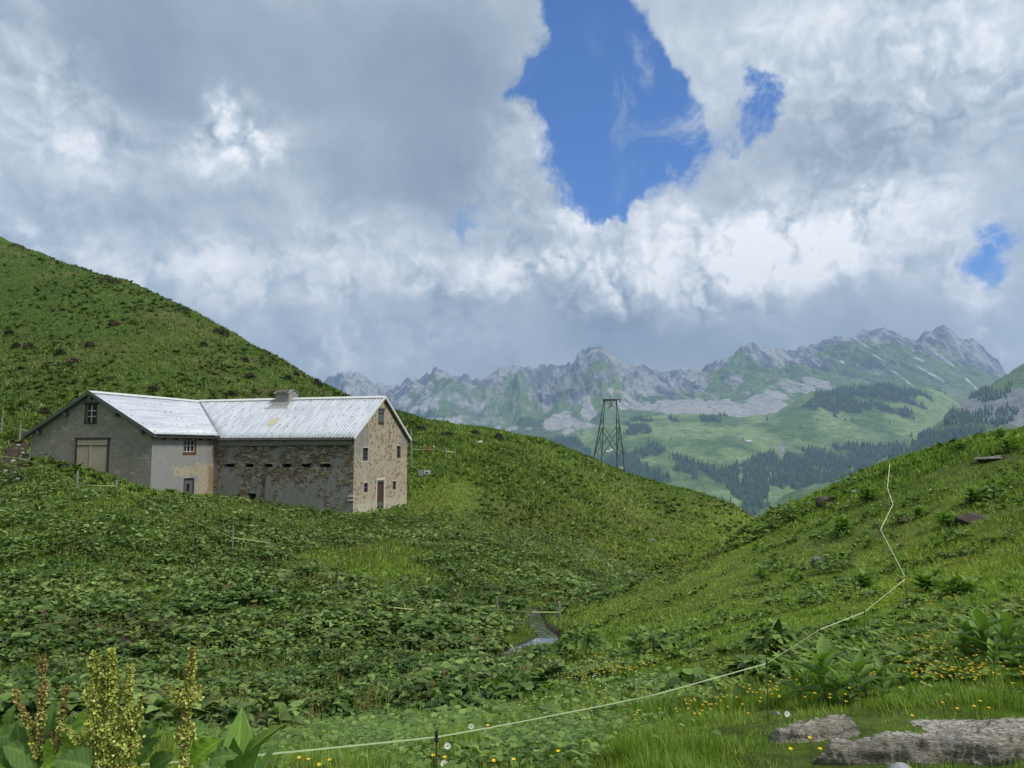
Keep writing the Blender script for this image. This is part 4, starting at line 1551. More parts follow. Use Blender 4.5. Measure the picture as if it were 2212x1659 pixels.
# side door with a small pane
s0, s1, z0, z1 = sdoor_r
dr = empty('door', (0, 0, 0))
dr.parent = barn
mb = MB()
cy_, cz_ = (s0 + s1) / 2, z0 + (z1 - z0) * .5
hw, hh2 = (s1 - s0) * .16, (z1 - z0) * .22
P_ = WX1
mb.box(P_ - .12, P_ - .06, s0, cy_ - hw, z0 - .6, z1).box(P_ - .12, P_ - .06, cy_ + hw, s1, z0 - .6, z1).box(P_ - .12, P_ - .06, cy_ - hw, cy_ + hw, z0 - .6, cz_ - hh2).box(P_ - .12, P_ - .06, cy_ - hw, cy_ + hw, cz_ + hh2, z1)
mb.build('door_leaf', M['blue_wood'], dr)
MB().box(P_ - .16, P_ - .13, s0, s1, z0, z1).build('pane', M['void'], dr)
MB().box(P_ - .10, P_ + .01, s0 - .05, s0 + .03, z0 - .6, z1).box(P_ - .10, P_ + .01, s1 - .03, s1 + .05, z0 - .6, z1).box(P_ - .10, P_ + .01, s0 - .05, s1 + .05, z1, z1 + .08).build('door_frame', M['old_wood'], dr)
for r in slots + [hatch_r]:
    s0, s1, z0, z1 = r
    MB().box(s0, s1, .40, .44, z0, z1).build('vent_slot', M['void'], barn)
# beam ends sticking out of the corner and a down pipe
for py in (1071, 1079):
    q = on_plane(771, py, (.0, 0, 0), (1, 0, 0))
    MB().box(-.35, .06, -.10, .02, q[2] - .06, q[2] + .06).build('beam_end', M['lime'], barn)
MB().tube([(-6.9, -.05, -1), (-6.9, -.05, 3.7)], .03).build('down_pipe', M['old_wood'], barn)

# ------------------------------------------------------------------ ropeway pylon on the spur
M['pyl'] = simple('weathered_green_steel', (.05, .062, .052), (.11, .10, .075), 1.5, .75, .3, 0, .1)
py_ = {}


def PP(X, Y, D):
    return Vector(P((2250 + X * .24116) / 1.82283, (1500 + Y * .24116) / 1.82283, D))


DF, DB = 97.0, 99.6
legs = {'back_l': [(362, 1310), (370, 1215), (460, 740), (530, 320)], 'front_l': [(486, 1370), (495, 1250), (520, 740), (543, 320)],
        'back_r': [(742, 1460), (744, 1205), (737, 735), (728, 315)], 'front_r': [(862, 1495), (852, 1215), (790, 740), (735, 315)]}
pyl = empty('ropeway_pylon', tuple(PP(600, 1400, 98.3)))
bpy.context.view_layer.update()
inv = pyl.matrix_world.inverted()
J = {}
for k, pl in legs.items():
    Db = DF if 'front' in k else DB
    Dt = 98.3 + (.5 if 'back' in k else -.5)
    pts_ = [PP(x, y, Dt + (Db - Dt) * f_) for (x, y), f_ in zip(pl, (1.02, .9, .45, 0))]
    pts_[0] = pts_[0] + (pts_[0] - pts_[1]).normalized() * .6
    J[k] = [inv @ p for p in pts_]
    MB().beam(J[k][0], J[k][1], .13).beam(J[k][1], J[k][2], .12).beam(J[k][2], J[k][3], .10).build('leg', M['pyl'], pyl)


def lp(a, b, t):
    return a * (1 - t) + b * t


for (a, b2) in (('front_l', 'front_r'), ('back_l', 'back_r'), ('back_l', 'front_l'), ('back_r', 'front_r')):
    for (p, q) in ((a, b2), (b2, a)):
        MB().beam(J[p][1], J[q][2], .075).build('brace', M['pyl'], pyl)
for (a, b2) in (('back_l', 'front_l'), ('back_r', 'front_r')):
    for (p, q) in ((a, b2), (b2, a)):
        MB().beam(J[p][2], lp(J[q][2], J[q][3], .32), .05).build('brace', M['pyl'], pyl)
tl, tr_ = inv @ PP(520, 311, 98.3), inv @ PP(750, 311, 98.3)
MB().beam(tl + Vector((0, -.55, 0)), tr_ + Vector((0, -.55, 0)), .16, .22).beam(tl + Vector((0, .55, 0)), tr_ + Vector((0, .55, 0)), .16, .22).beam(tl, tl + Vector((.01, 0, 0)) * 20, 1.1, .1).beam(tr_ - Vector((.2, 0, 0)), tr_, 1.1, .1).build('crossbar', M['pyl'], pyl)
MB().beam(inv @ PP(745, 304, 98), inv @ PP(815, 299, 98), .10, .10).beam(inv @ PP(770, 290, 98), inv @ PP(800, 303, 98), .05).build('outrigger', M['pyl'], pyl)
MB().beam(inv @ PP(792, 318, 98), inv @ PP(792, 340, 98), .22, .22).build('guide_wheel', M['pyl'], pyl)
for a, b2 in (((555, 365), (595, 328)), ((722, 375), (672, 328))):
    MB().beam(inv @ PP(*a, 98.3), inv @ PP(*b2, 98.3), .06).build('knee_brace', M['pyl'], pyl)
ring = MB()
for (cx_, cy_, rx_, ry_) in ((632, 375, 20, 32), (655, 380, 16, 38)):
    ring.tube([inv @ PP(cx_ + rx_ * math.cos(a), cy_ + ry_ * math.sin(a), 98.3) for a in np.linspace(0, 2 * math.pi, 17)], .035, 5)
ring.tube([inv @ PP(x, y, 98.3) for x, y in [(650, 400), (628, 428), (598, 448)]], .055, 5)
ring.tube([inv @ PP(x, y, 98.3) for x, y in [(634, 326), (634, 350)]], .05, 5)
ring.build('pulley_gear', M['pyl'], pyl)
tag(pyl, 'tall thin ropeway pylon of dark steel struts standing on the grassy spur', 'pylon')

# ------------------------------------------------------------------ vegetation
V3 = lambda *a: np.array(a, float)


def inpoly(x, y, poly):
    poly = np.array(poly, float)
    r = np.zeros(x.shape, bool)
    j = len(poly) - 1
    for i in range(len(poly)):
        xi, yi, xj, yj = *poly[i], *poly[j]
        cnd = ((yi > y) != (yj > y)) & (x < (xj - xi) * (y - yi) / (yj - yi + 1e-12) + xi)
        r ^= cnd
        j = i
    return r


DOCK_POLY = [(-500, 1060), (70, 1010), (150, 1052), (330, 1082), (457, 1078), (620, 1092), (766, 1120), (880, 1108), (980, 1100), (1060, 1125), (1160, 1150), (1290, 1185), (1390, 1250),
             (1290, 1300), (1200, 1330), (1150, 1350), (1100, 1400), (1200, 1440), (1220, 1490), (1050, 1545), (700, 1560), (620, 1640), (-500, 1680)]


def in_barn(x, y):
    lx = (x - BA[0]) * uu[0] + (y - BA[1]) * uu[1]
    ly = (x - BA[0]) * nn[0] + (y - BA[1]) * nn[1]
    return ((lx > WX0 - .1) & (lx < .1) & (ly > -.1) & (ly < MW + .1)) | ((lx > WX0 - .1) & (lx < WX1 + .1) & (ly > WY0 - .1) & (ly < MW))


def slope_nrm(x, y):
    e = .25
    dx = (H(x + e, y) - H(x - e, y)) / (2 * e)
    dy = (H(x, y + e) - H(x, y - e)) / (2 * e)
    return unit(np.stack([-dx, -dy, np.ones_like(dx)], 1))


def sample(n, r0, r1, a0=-37, a1=37, p=0.0):
    """ground points, density falling with distance squared when p = 0"""
    u = rng.random(n)
    r = r0 * (r1 / r0) ** u if p == 0 else (r0 ** p + u * (r1 ** p - r0 ** p)) ** (1 / p)
    a = R(a0) + rng.random(n) * (R(a1) - R(a0))
    x, y = r * np.sin(a), r * np.cos(a)
    z = H(x, y)
    px, py = proj(np.stack([x, y, z], 1))
    m = ~in_barn(x, y)
    return np.stack([x, y, z], 1)[m], r[m], px[m], py[m]


def dockness(x, y, px, py, r):
    n = fbm(x / 2.2, y / 2.2, 4, 201)
    n2 = fbm(x / 7, y / 7, 3, 205)
    wx_ = (fbm(x / 1.6, y / 1.6, 3, 207) - .5)
    d = inpoly(px + wx_ * 130, py + wx_ * np.where(py > 1350, 120, 26), DOCK_POLY).astype(float)
    soft = .22 + 1.0 * sstep(.38, .56, n * .6 + n2 * .4)
    d = d * soft
    for b in [(830, 1205, 60, 40, 1.1), (700, 1570, 90, 20, .8), (270, 1392, 60, 22, 1.0), (230, 1375, 160, 20, .45), (1150, 1300, 80, 20, .6), (820, 1490, 60, 14, .5), (1150, 1480, 90, 16, .6),
              (1050, 1170, 60, 20, .5), (1330, 1215, 50, 14, .6), (1000, 1540, 150, 20, .5), (1150, 1375, 48, 38, 1.3), (1160, 1330, 26, 30, 1.3), (1080, 1435, 60, 16, 1.2), (575, 1575, 40, 34, 1.2), (470, 1600, 80, 16, 1.0)]:
        d -= gauss(px, py, *b[:4]) * b[4]
    return np.clip(d, 0, 1)


GA, GB, GC = V3(.088, .162, .024), V3(.27, .375, .062), V3(.38, .35, .15)


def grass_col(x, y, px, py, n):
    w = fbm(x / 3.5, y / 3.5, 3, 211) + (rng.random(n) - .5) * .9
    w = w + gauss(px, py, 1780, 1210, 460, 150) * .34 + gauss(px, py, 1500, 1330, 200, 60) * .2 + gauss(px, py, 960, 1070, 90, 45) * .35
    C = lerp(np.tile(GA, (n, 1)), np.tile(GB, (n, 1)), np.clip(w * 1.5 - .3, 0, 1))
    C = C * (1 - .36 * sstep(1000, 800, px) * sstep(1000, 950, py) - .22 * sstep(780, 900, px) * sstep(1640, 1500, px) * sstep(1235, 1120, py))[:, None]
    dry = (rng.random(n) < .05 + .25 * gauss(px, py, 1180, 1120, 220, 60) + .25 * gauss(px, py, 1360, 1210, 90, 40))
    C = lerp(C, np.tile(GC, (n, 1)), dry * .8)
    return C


m_grass = attr_leaf('grass_blades', .6, .18, .3, .28)
m_dock = attr_leaf('dock_leaf', .5, .22, .25, .40)
m_hell = attr_leaf('hellebore_leaf', .5, .25, .3, .15)


def grass(n, r0, r1, hlo, hhi, w0, tuft=0, name='grass', label='', p=0.0, thin=None):
    pos, r, px, py = sample(n, r0, r1, p=p)
    sd_ = sdist(pos[:, 0], pos[:, 1])
    dk = dockness(pos[:, 0], pos[:, 1], px, py, r)
    so = gsample(soil, pos[:, 0], pos[:, 1])
    thin_ = np.where(r < 14, .75 * sstep(.50, .34, fbm(pos[:, 0] / .6, pos[:, 1] / .6, 3, 229)), 0)
    m = (sd_ > .12) & (rng.random(len(r)) > dk * .5) & (rng.random(len(r)) > thin_) & (rng.random(len(r)) > so * .95)
    pos, r, px, py = pos[m], r[m], px[m], py[m]
    N = len(r)
    nv_ = slope_nrm(pos[:, 0], pos[:, 1])
    up = unit(nv_ * .5 + V3(0, 0, 1)[None])
    a = rng.random(N) * 6.283
    a = a * .45 + 14 * fbm(pos[:, 0] / .5, pos[:, 1] / .5, 3, 217)
    t = rng.uniform(.15, 1.9, N)
    d = up + np.stack([np.cos(a) * t, np.sin(a) * t, 0 * a], 1)
    nr = np.stack([np.cos(a), np.sin(a), -.2 + 0 * a], 1) + rng.normal(0, .25, (N, 3))
    hn = fbm(pos[:, 0] / .8, pos[:, 1] / .8, 3, 221)
    L = rng.uniform(hlo, hhi, N) * (.55 + .9 * hn)
    cl = fbm(pos[:, 0] / .38, pos[:, 1] / .38, 3, 223)
    L = np.where(r < 16, L * (.32 + .85 * sstep(.3, .8, cl)), L)
    jx = px + 240 * (fbm(pos[:, 0] / .4, pos[:, 1] / .4, 3, 227) - .5)
    L = L * (1 - .55 * sstep(1520, 1680, jx) * sstep(1500, 1560, py + (jx - px) * .3))
    short = gauss(px, py, 1700, 1240, 350, 120) * .45 + gauss(px, py, 1500, 1320, 250, 60) * .3
    L = L * (1 - np.clip(short, 0, .55))
    Wd = w0 * rng.uniform(.7, 1.4, N)
    return scatter(BLADE, pos - up * .02, d, nr, L, Wd, grass_col(pos[:, 0], pos[:, 1], px, py, N), rng.uniform(.5, 2.2, N))


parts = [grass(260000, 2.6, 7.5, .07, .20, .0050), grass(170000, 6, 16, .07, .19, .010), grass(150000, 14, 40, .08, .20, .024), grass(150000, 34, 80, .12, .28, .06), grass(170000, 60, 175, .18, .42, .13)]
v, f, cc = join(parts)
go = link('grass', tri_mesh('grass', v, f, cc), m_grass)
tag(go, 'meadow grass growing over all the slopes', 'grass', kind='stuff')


# dock field: many broad leaves nobody could count
def dock_leaves(n, r0, r1, tmpl, L0, L1, thr=.0):
    pos, r, px, py = sample(n, r0, r1)
    dk = dockness(pos[:, 0], pos[:, 1], px, py, r)
    sd_ = sdist(pos[:, 0], pos[:, 1])
    m = (rng.random(len(r)) < dk) & (sd_ > .10)
    pos, r, px, py = pos[m], r[m], px[m], py[m]
    N = len(r)
    # leaves gather in clumps: the mound noise lifts them
    mound = fbm(pos[:, 0] / .75, pos[:, 1] / .75, 3, 231)
    hgt = sstep(.30, .70, mound) * .42 * (.6 + .5 * fbm(pos[:, 0] / 5, pos[:, 1] / 5, 2, 233)) + .04
    z = hgt * rng.uniform(.55, 1.0, N) ** .6
    p = pos + np.stack([0 * z, 0 * z, z], 1)
    a = rng.random(N) * 6.283
    t = rng.uniform(-.35, .75, N)
    d = np.stack([np.cos(a), np.sin(a), t], 1)
    nr = np.stack([rng.normal(0, .35, N), rng.normal(0, .35, N), np.ones(N)], 1)
    L = rng.uniform(L0, L1, N) * (.8 + .4 * hgt / .4)
    tone = fbm(pos[:, 0] / 3, pos[:, 1] / 3, 4, 235) + (rng.random(N) - .5) * .75
    C = lerp(np.tile(V3(.056, .110, .022), (N, 1)), np.tile(V3(.215, .300, .085), (N, 1)), np.clip(tone * 1.6 - .35, 0, 1))
    yel = rng.random(N) < .10 + .25 * gauss(px, py, 230, 1375, 200, 30)
    C = lerp(C, np.tile(V3(.16, .19, .05), (N, 1)), yel * .7)
    brn = rng.random(N) < .02 + .3 * gauss(px, py, 230, 1375, 160, 24)
    C = lerp(C, np.tile(V3(.11, .065, .035), (N, 1)), brn * .8)
    return scatter(tmpl, p, d, nr, L, L * rng.uniform(.75, 1.0, N), C, rng.uniform(.4, 1.5, N))


v, f, cc = join([dock_leaves(125000, 8, 24, HEART, .06, .155), dock_leaves(190000, 22, 62, HEART_LO, .10, .24)])
do = link('dock_field', tri_mesh('dock_field', v, f, cc), m_dock)
tag(do, 'dense field of broad dark green dock leaves filling the hollow below the barn', 'dock leaves', kind='stuff')


# brownish dock seed stalks standing over the leaves
def stalks(n, r0, r1, hgt, wd, wfn):
    pos, r, px, py = sample(n, r0, r1)
    k = wfn(px, py, pos)
    m = (rng.random(len(r)) < k) & (sdist(pos[:, 0], pos[:, 1]) > .2)
    pos = pos[m]
    N = len(pos)
    reps = 5
    outs = []
    h = rng.uniform(.6, 1.1, N) * hgt
    lean = rng.normal(0, .08, (N, 2))
    tn = rng.random((N, 1))
    C = V3(.22, .18, .07) * tn + V3(.18, .22, .06) * (1 - tn)
    for q in range(reps):
        tt = .35 + .65 * q / reps
        p = pos + np.stack([lean[:, 0] * h * tt, lean[:, 1] * h * tt, h * tt], 1)
        a = rng.random(N) * 6.283
        d = np.stack([np.cos(a) * .35, np.sin(a) * .35, np.ones(N)], 1)
        nr = np.stack([np.sin(a), -np.cos(a), 0 * a], 1) + rng.normal(0, .3, (N, 3))
        outs.append(scatter(BLADE, p, d, nr, h * .26, wd * (1.35 - .8 * tt), C, 1.0))
    return outs


def w_st(px, py, pos):
    n = fbm(pos[:, 0] / 3, pos[:, 1] / 3, 3, 241)
    k = inpoly(px, py, DOCK_POLY) * (.55 * sstep(.38, .6, n) + .06)
    k = k + .9 * gauss(px, py, 1160, 1130, 190, 36) + .9 * gauss(px, py, 1370, 1200, 100, 40) + .8 * gauss(px, py, 1080, 1090, 80, 30) + .7 * gauss(px, py, 1100, 1285, 70, 16) + .6 * gauss(px, py, 1480, 1190, 70, 30)
    k = k + .4 * gauss(px, py, 620, 1100, 260, 20)
    return np.clip(k, 0, 1)


v, f, cc = join(stalks(9000, 12, 40, .42, .035, w_st) + stalks(14000, 30, 75, .50, .06, w_st))
so_ = link('seed_stalks', tri_mesh('seed_stalks', v, f, cc), m_grass)
tag(so_, 'brownish seed stalks rising above the dock leaves and the foot of the spur', 'seed stalks', kind='stuff')

# small leafy herbs that roughen both far slopes and the skyline
pos, r, px, py = sample(21000, 36, 175)
n = fbm(pos[:, 0] / 6, pos[:, 1] / 6, 4, 251)
m = (rng.random(len(r)) < sstep(.40, .62, n) + .08) & ~inpoly(px, py, DOCK_POLY) & (gauss(px, py, 960, 1070, 80, 40) < .4)
pos = pos[m]
px_, py_p = px[m], py[m]
N = len(pos)
outs = []
tone = rng.random((N, 1))
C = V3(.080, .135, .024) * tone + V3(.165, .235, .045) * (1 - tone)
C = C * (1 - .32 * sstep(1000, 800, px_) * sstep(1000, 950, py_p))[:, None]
rad = rng.uniform(.10, .34, N) * (1 + r[m] / 190)
for q in range(9):
    a = rng.random(N) * 6.283
    d = np.stack([np.cos(a), np.sin(a), rng.uniform(.2, 1.5, N)], 1)
    nr = np.stack([rng.normal(0, .3, N), rng.normal(0, .3, N), np.ones(N)], 1)
    outs.append(scatter(HEART_LO, pos + V3(0, 0, .03) * 1.0, d, nr, rad * rng.uniform(.7, 1.3, N), rad * .7, C, 1.0))
v, f, cc = join(outs)
ho = link('herb_cover', tri_mesh('herb_cover', v, f, cc), m_dock)
tag(ho, 'low leafy herbs dotted through the hillside grass', 'herbs', kind='stuff')

pos, r, px, py = sample(30000, 7, 42, -5, 37)
n = fbm(pos[:, 0] / 1.4, pos[:, 1] / 1.4, 4, 255)
m = (rng.random(len(r)) < (sstep(.50, .66, n) * .75 + .02) * (1 - .8 * gauss(px, py, 1560, 1290, 260, 80))) & ~inpoly(px, py, DOCK_POLY) & (px > 1230)
pos, r = pos[m], r[m]
N = len(pos)
outs = []
tone = rng.random((N, 1))
C = V3(.062, .115, .020) * tone + V3(.20, .28, .055) * (1 - tone)
rad = rng.uniform(.04, .11, N) * (1 + r / 60)
for q in range(7):
    a = rng.random(N) * 6.283
    d = np.stack([np.cos(a), np.sin(a), rng.uniform(.1, 1.4, N)], 1)
    nr = np.stack([rng.normal(0, .3, N), rng.normal(0, .3, N), np.ones(N)], 1)
    outs.append(scatter(HEART_LO, pos + V3(0, 0, .04), d, nr, rad * rng.uniform(.7, 1.3, N), rad * .75, C, 1.0))
v, f, cc = join(outs)
h2_ = link('meadow_herbs', tri_mesh('meadow_herbs', v, f, cc), m_dock)
tag(h2_, 'small leafy herbs thick in the grass of the right-hand slope', 'herbs', kind='stuff')

# low clover-like leaves and broad leaves between the grass near the camera
outs = []
for (n, r0, r1, L0, L1) in ((26000, 2.8, 9, .02, .055), (16000, 7, 18, .05, .12)):
    pos, r, px, py = sample(n, r0, r1)
    k = sstep(.45, .6, fbm(pos[:, 0] / .9, pos[:, 1] / .9, 3, 261))
    k = np.maximum(k, gauss(px, py, 900, 1590, 500, 40)) * (.12 + .88 * sstep(1560, 1250, px + 260 * (fbm(pos[:, 0] / .7, pos[:, 1] / .7, 3, 263) - .5) * 2)) * ~((px > 1580) & (py > 1525))
    m = (rng.random(len(r)) < k) & (sdist(pos[:, 0], pos[:, 1]) > .15)
    pos = pos[m]
    N = len(pos)
    a = rng.random(N) * 6.283
    d = np.stack([np.cos(a), np.sin(a), rng.uniform(-.1, .6, N)], 1)
    nr = np.stack([rng.normal(0, .3, N), rng.normal(0, .3, N), np.ones(N)], 1)
    L = rng.uniform(L0, L1, N)
    tone = rng.random((N, 1))
    C = V3(.085, .155, .035) * tone + V3(.20, .29, .07) * (1 - tone)
    z = rng.uniform(.02, .14, N)
    outs.append(scatter(HEART, pos + np.stack([0 * z, 0 * z, z], 1), d, nr, L, L * .95, C, 1.0))
v, f, cc = join(outs)
lo_ = link('low_leaves', tri_mesh('low_leaves', v, f, cc), m_dock)
tag(lo_, 'small round leaves growing between the grass in front', 'low leaves', kind='stuff')


# flowers: distant specks as one mass
def specks(n, r0, r1, wfn, colr_, size, hgt, name, label):
    pos, r, px, py = sample(n, r0, r1)
    m = rng.random(len(r)) < wfn(px, py, pos)
    pos, r = pos[m], r[m]
    N = len(pos)
    outs = []
    h = rng.uniform(.6, 1.15, N) * hgt
    for q in range(4):
        a = q * 1.571 + rng.random(N) * .5
        d = np.stack([np.cos(a), np.sin(a), np.full(N, .35)], 1)
        nr = np.tile(V3(0, 0, 1), (N, 1))
        s_ = size * (1 + r / 14)
        outs.append(scatter(PETAL, pos + np.stack([0 * h, 0 * h, h], 1), d, nr, s_, s_, np.tile(V3(*colr_), (N, 1)), 1.0))
    v, f, cc = join(outs)
    o = link(name, tri_mesh(name, v, f, cc), m_petal)
    tag(o, label, 'flowers', kind='stuff')


m_petal = attr_leaf('petals', .5, .4, .2, .12)


def w_y(px, py, pos):
    n = sstep(.5, .68, fbm(pos[:, 0] / 1.6, pos[:, 1] / 1.6, 3, 271))
    k = 0
    for b in [(2130, 1130, 130, 40, .8), (2060, 1180, 160, 40, .9), (2150, 1060, 90, 20, .9), (1980, 1240, 140, 40, .6), (2100, 1280, 150, 40, .6), (2050, 1330, 130, 50, .6), (2000, 1440, 160, 60, .45), (2100, 1500, 140, 40, .5),
              (1750, 1220, 80, 40, .2), (1350, 1470, 250, 40, .45), (1300, 1540, 300, 40, .3), (1000, 1500, 300, 50, .25), (1880, 1090, 80, 30, .4), (1700, 1500, 300, 60, .15)]:
        k = k + gauss(px, py, *b[:4]) * b[4]
    return np.clip(k, 0, 1) * (n + .06)


specks(26000, 4.5, 34, w_y, (.62, .42, .012), .010, .14, 'yellow_flowers', 'small yellow buttercups sprinkled over the meadow')


def w_w(px, py, pos):
    n = sstep(.52, .7, fbm(pos[:, 0] / 1.3, pos[:, 1] / 1.3, 3, 281))
    k = 0
    for b in [(640, 1450, 80, 25, .5), (1150, 1490, 300, 40, .3), (1330, 1500, 200, 40, .3), (760, 1190, 40, 40, .3), (1960, 1120, 60, 20, .6), (1960, 1440, 120, 40, .25), (1500, 1250, 150, 50, .05), (700, 1430, 250, 40, .15)]:
        k = k + gauss(px, py, *b[:4]) * b[4]
    return np.clip(k, 0, 1) * (n + .05)


specks(20000, 4.5, 45, w_w, (.62, .64, .58), .008, .13, 'white_flowers', 'tiny white flowers sprinkled through the grass')


# ---- single plants
def fol_mesh(name, parts_):
    v, f, cc = join(parts_)
    return tri_mesh(name, v, f, cc)


def hellebore(h, nst=1, nl=11, seed=0, spread=.25, wide=1.0):
    """upright stems with arching pleated leaves"""
    g = np.random.default_rng(seed)
    parts_, stems = [], MB()
    for s in range(nst):
        a0 = g.random() * 6.28
        base = V3(math.cos(a0), math.sin(a0), 0) * (spread * g.random() if nst > 1 else 0)
        ln = g.normal(0, .10, 2)
        hh_ = h * g.uniform(.75, 1.0)
        k = np.arange(nl)
        t = k / (nl - 1)
        a = a0 + k * 2.2 + g.normal(0, .2, nl)
        p = base[None] + np.stack([ln[0] * t * hh_, ln[1] * t * hh_, hh_ * (.05 + .60 * t)], 1)
        upv = .55 + 1.9 * t + g.normal(0, .12, nl)
        d = np.stack([np.cos(a), np.sin(a), upv], 1)
        nr = np.stack([-np.cos(a) * 1.0, -np.sin(a) * 1.0, np.full(nl, .9)], 1)
        L = hh_ * (.62 - .20 * t) * g.uniform(.85, 1.15, nl)
        tn = g.random((nl, 1)) * .6 + .4 * t[:, None]
        C = V3(.080, .155, .035) * (1 - tn) + V3(.22, .34, .075) * tn
        parts_.append(scatter(PLEAT, p, d, nr, L, L * .85 * wide, C, g.uniform(.8, 1.7, nl)))
        stems.tube([tuple(base - V3(0, 0, .05)), tuple(base + V3(ln[0] * hh_ * .6, ln[1] * hh_ * .6, hh_ * .66))], [h * .022, h * .012], 5)
    return parts_, stems


def dock_clump(w, h, n, seed=0):
    g = np.random.default_rng(seed)
    a = g.random(n) * 6.283
    rr = np.sqrt(g.random(n)) * w / 2
    ff_ = 1 - (rr / (w / 2)) ** 2 * .75
    p = np.stack([np.cos(a) * rr * .85, np.sin(a) * rr * .85, h * ff_ * g.uniform(.45, 1, n)], 1)
    d = np.stack([np.cos(a), np.sin(a), g.uniform(-.35, .5, n)], 1) + g.normal(0, .3, (n, 3))
    nr = np.stack([np.cos(a) * .5, np.sin(a) * .5, np.full(n, 1.0)], 1) + g.normal(0, .25, (n, 3))
    L = g.uniform(.6, 1.0, n) * min(.20, max(.08, w * .26))
    tn = g.random((n, 1))
    C = V3(.060, .115, .022) * tn + V3(.19, .28, .06) * (1 - tn)
    stems = MB()
    for i in range(0, n, max(1, n // 14)):
        stems.tube([(p[i][0] * .25, p[i][1] * .25, -.05), tuple(p[i])], .006, 4)
    return [scatter(HEART, p, d, nr, L, L * .85, C, g.uniform(.5, 1.4, n))], stems


m_stem = simple('green_stem', (.07, .11, .03), (.12, .16, .05), 6, .6, .3, 0, 0)
m_rstem = simple('reddish_stem', (.10, .06, .03), (.17, .10, .05), 9, .7, .3, 0, .2)


def plant(kind_, px, py, hpx, wpx=None, label='', group=None, seed=0, name=None, cat='plant', **kw):
    g = hit(px, py)
    D = g[1]
    h = hpx * D / F_PX
    if kind_ == 'V':
        pr, st_ = hellebore(h, seed=seed, **kw)
        nm = name or 'false_hellebore'
    else:
        w = (wpx or hpx * 1.5) * D / F_PX
        pr, st_ = dock_clump(w, h, kw.get('n', 60), seed)
        nm = name or 'dock_plant'
    e = empty(nm, tuple(g))
    link('foliage', fol_mesh('foliage', pr), m_hell if kind_ == 'V' else m_dock, e)
    st_.build('stem', m_stem, e)
    tag(e, label, cat, group)
    return e


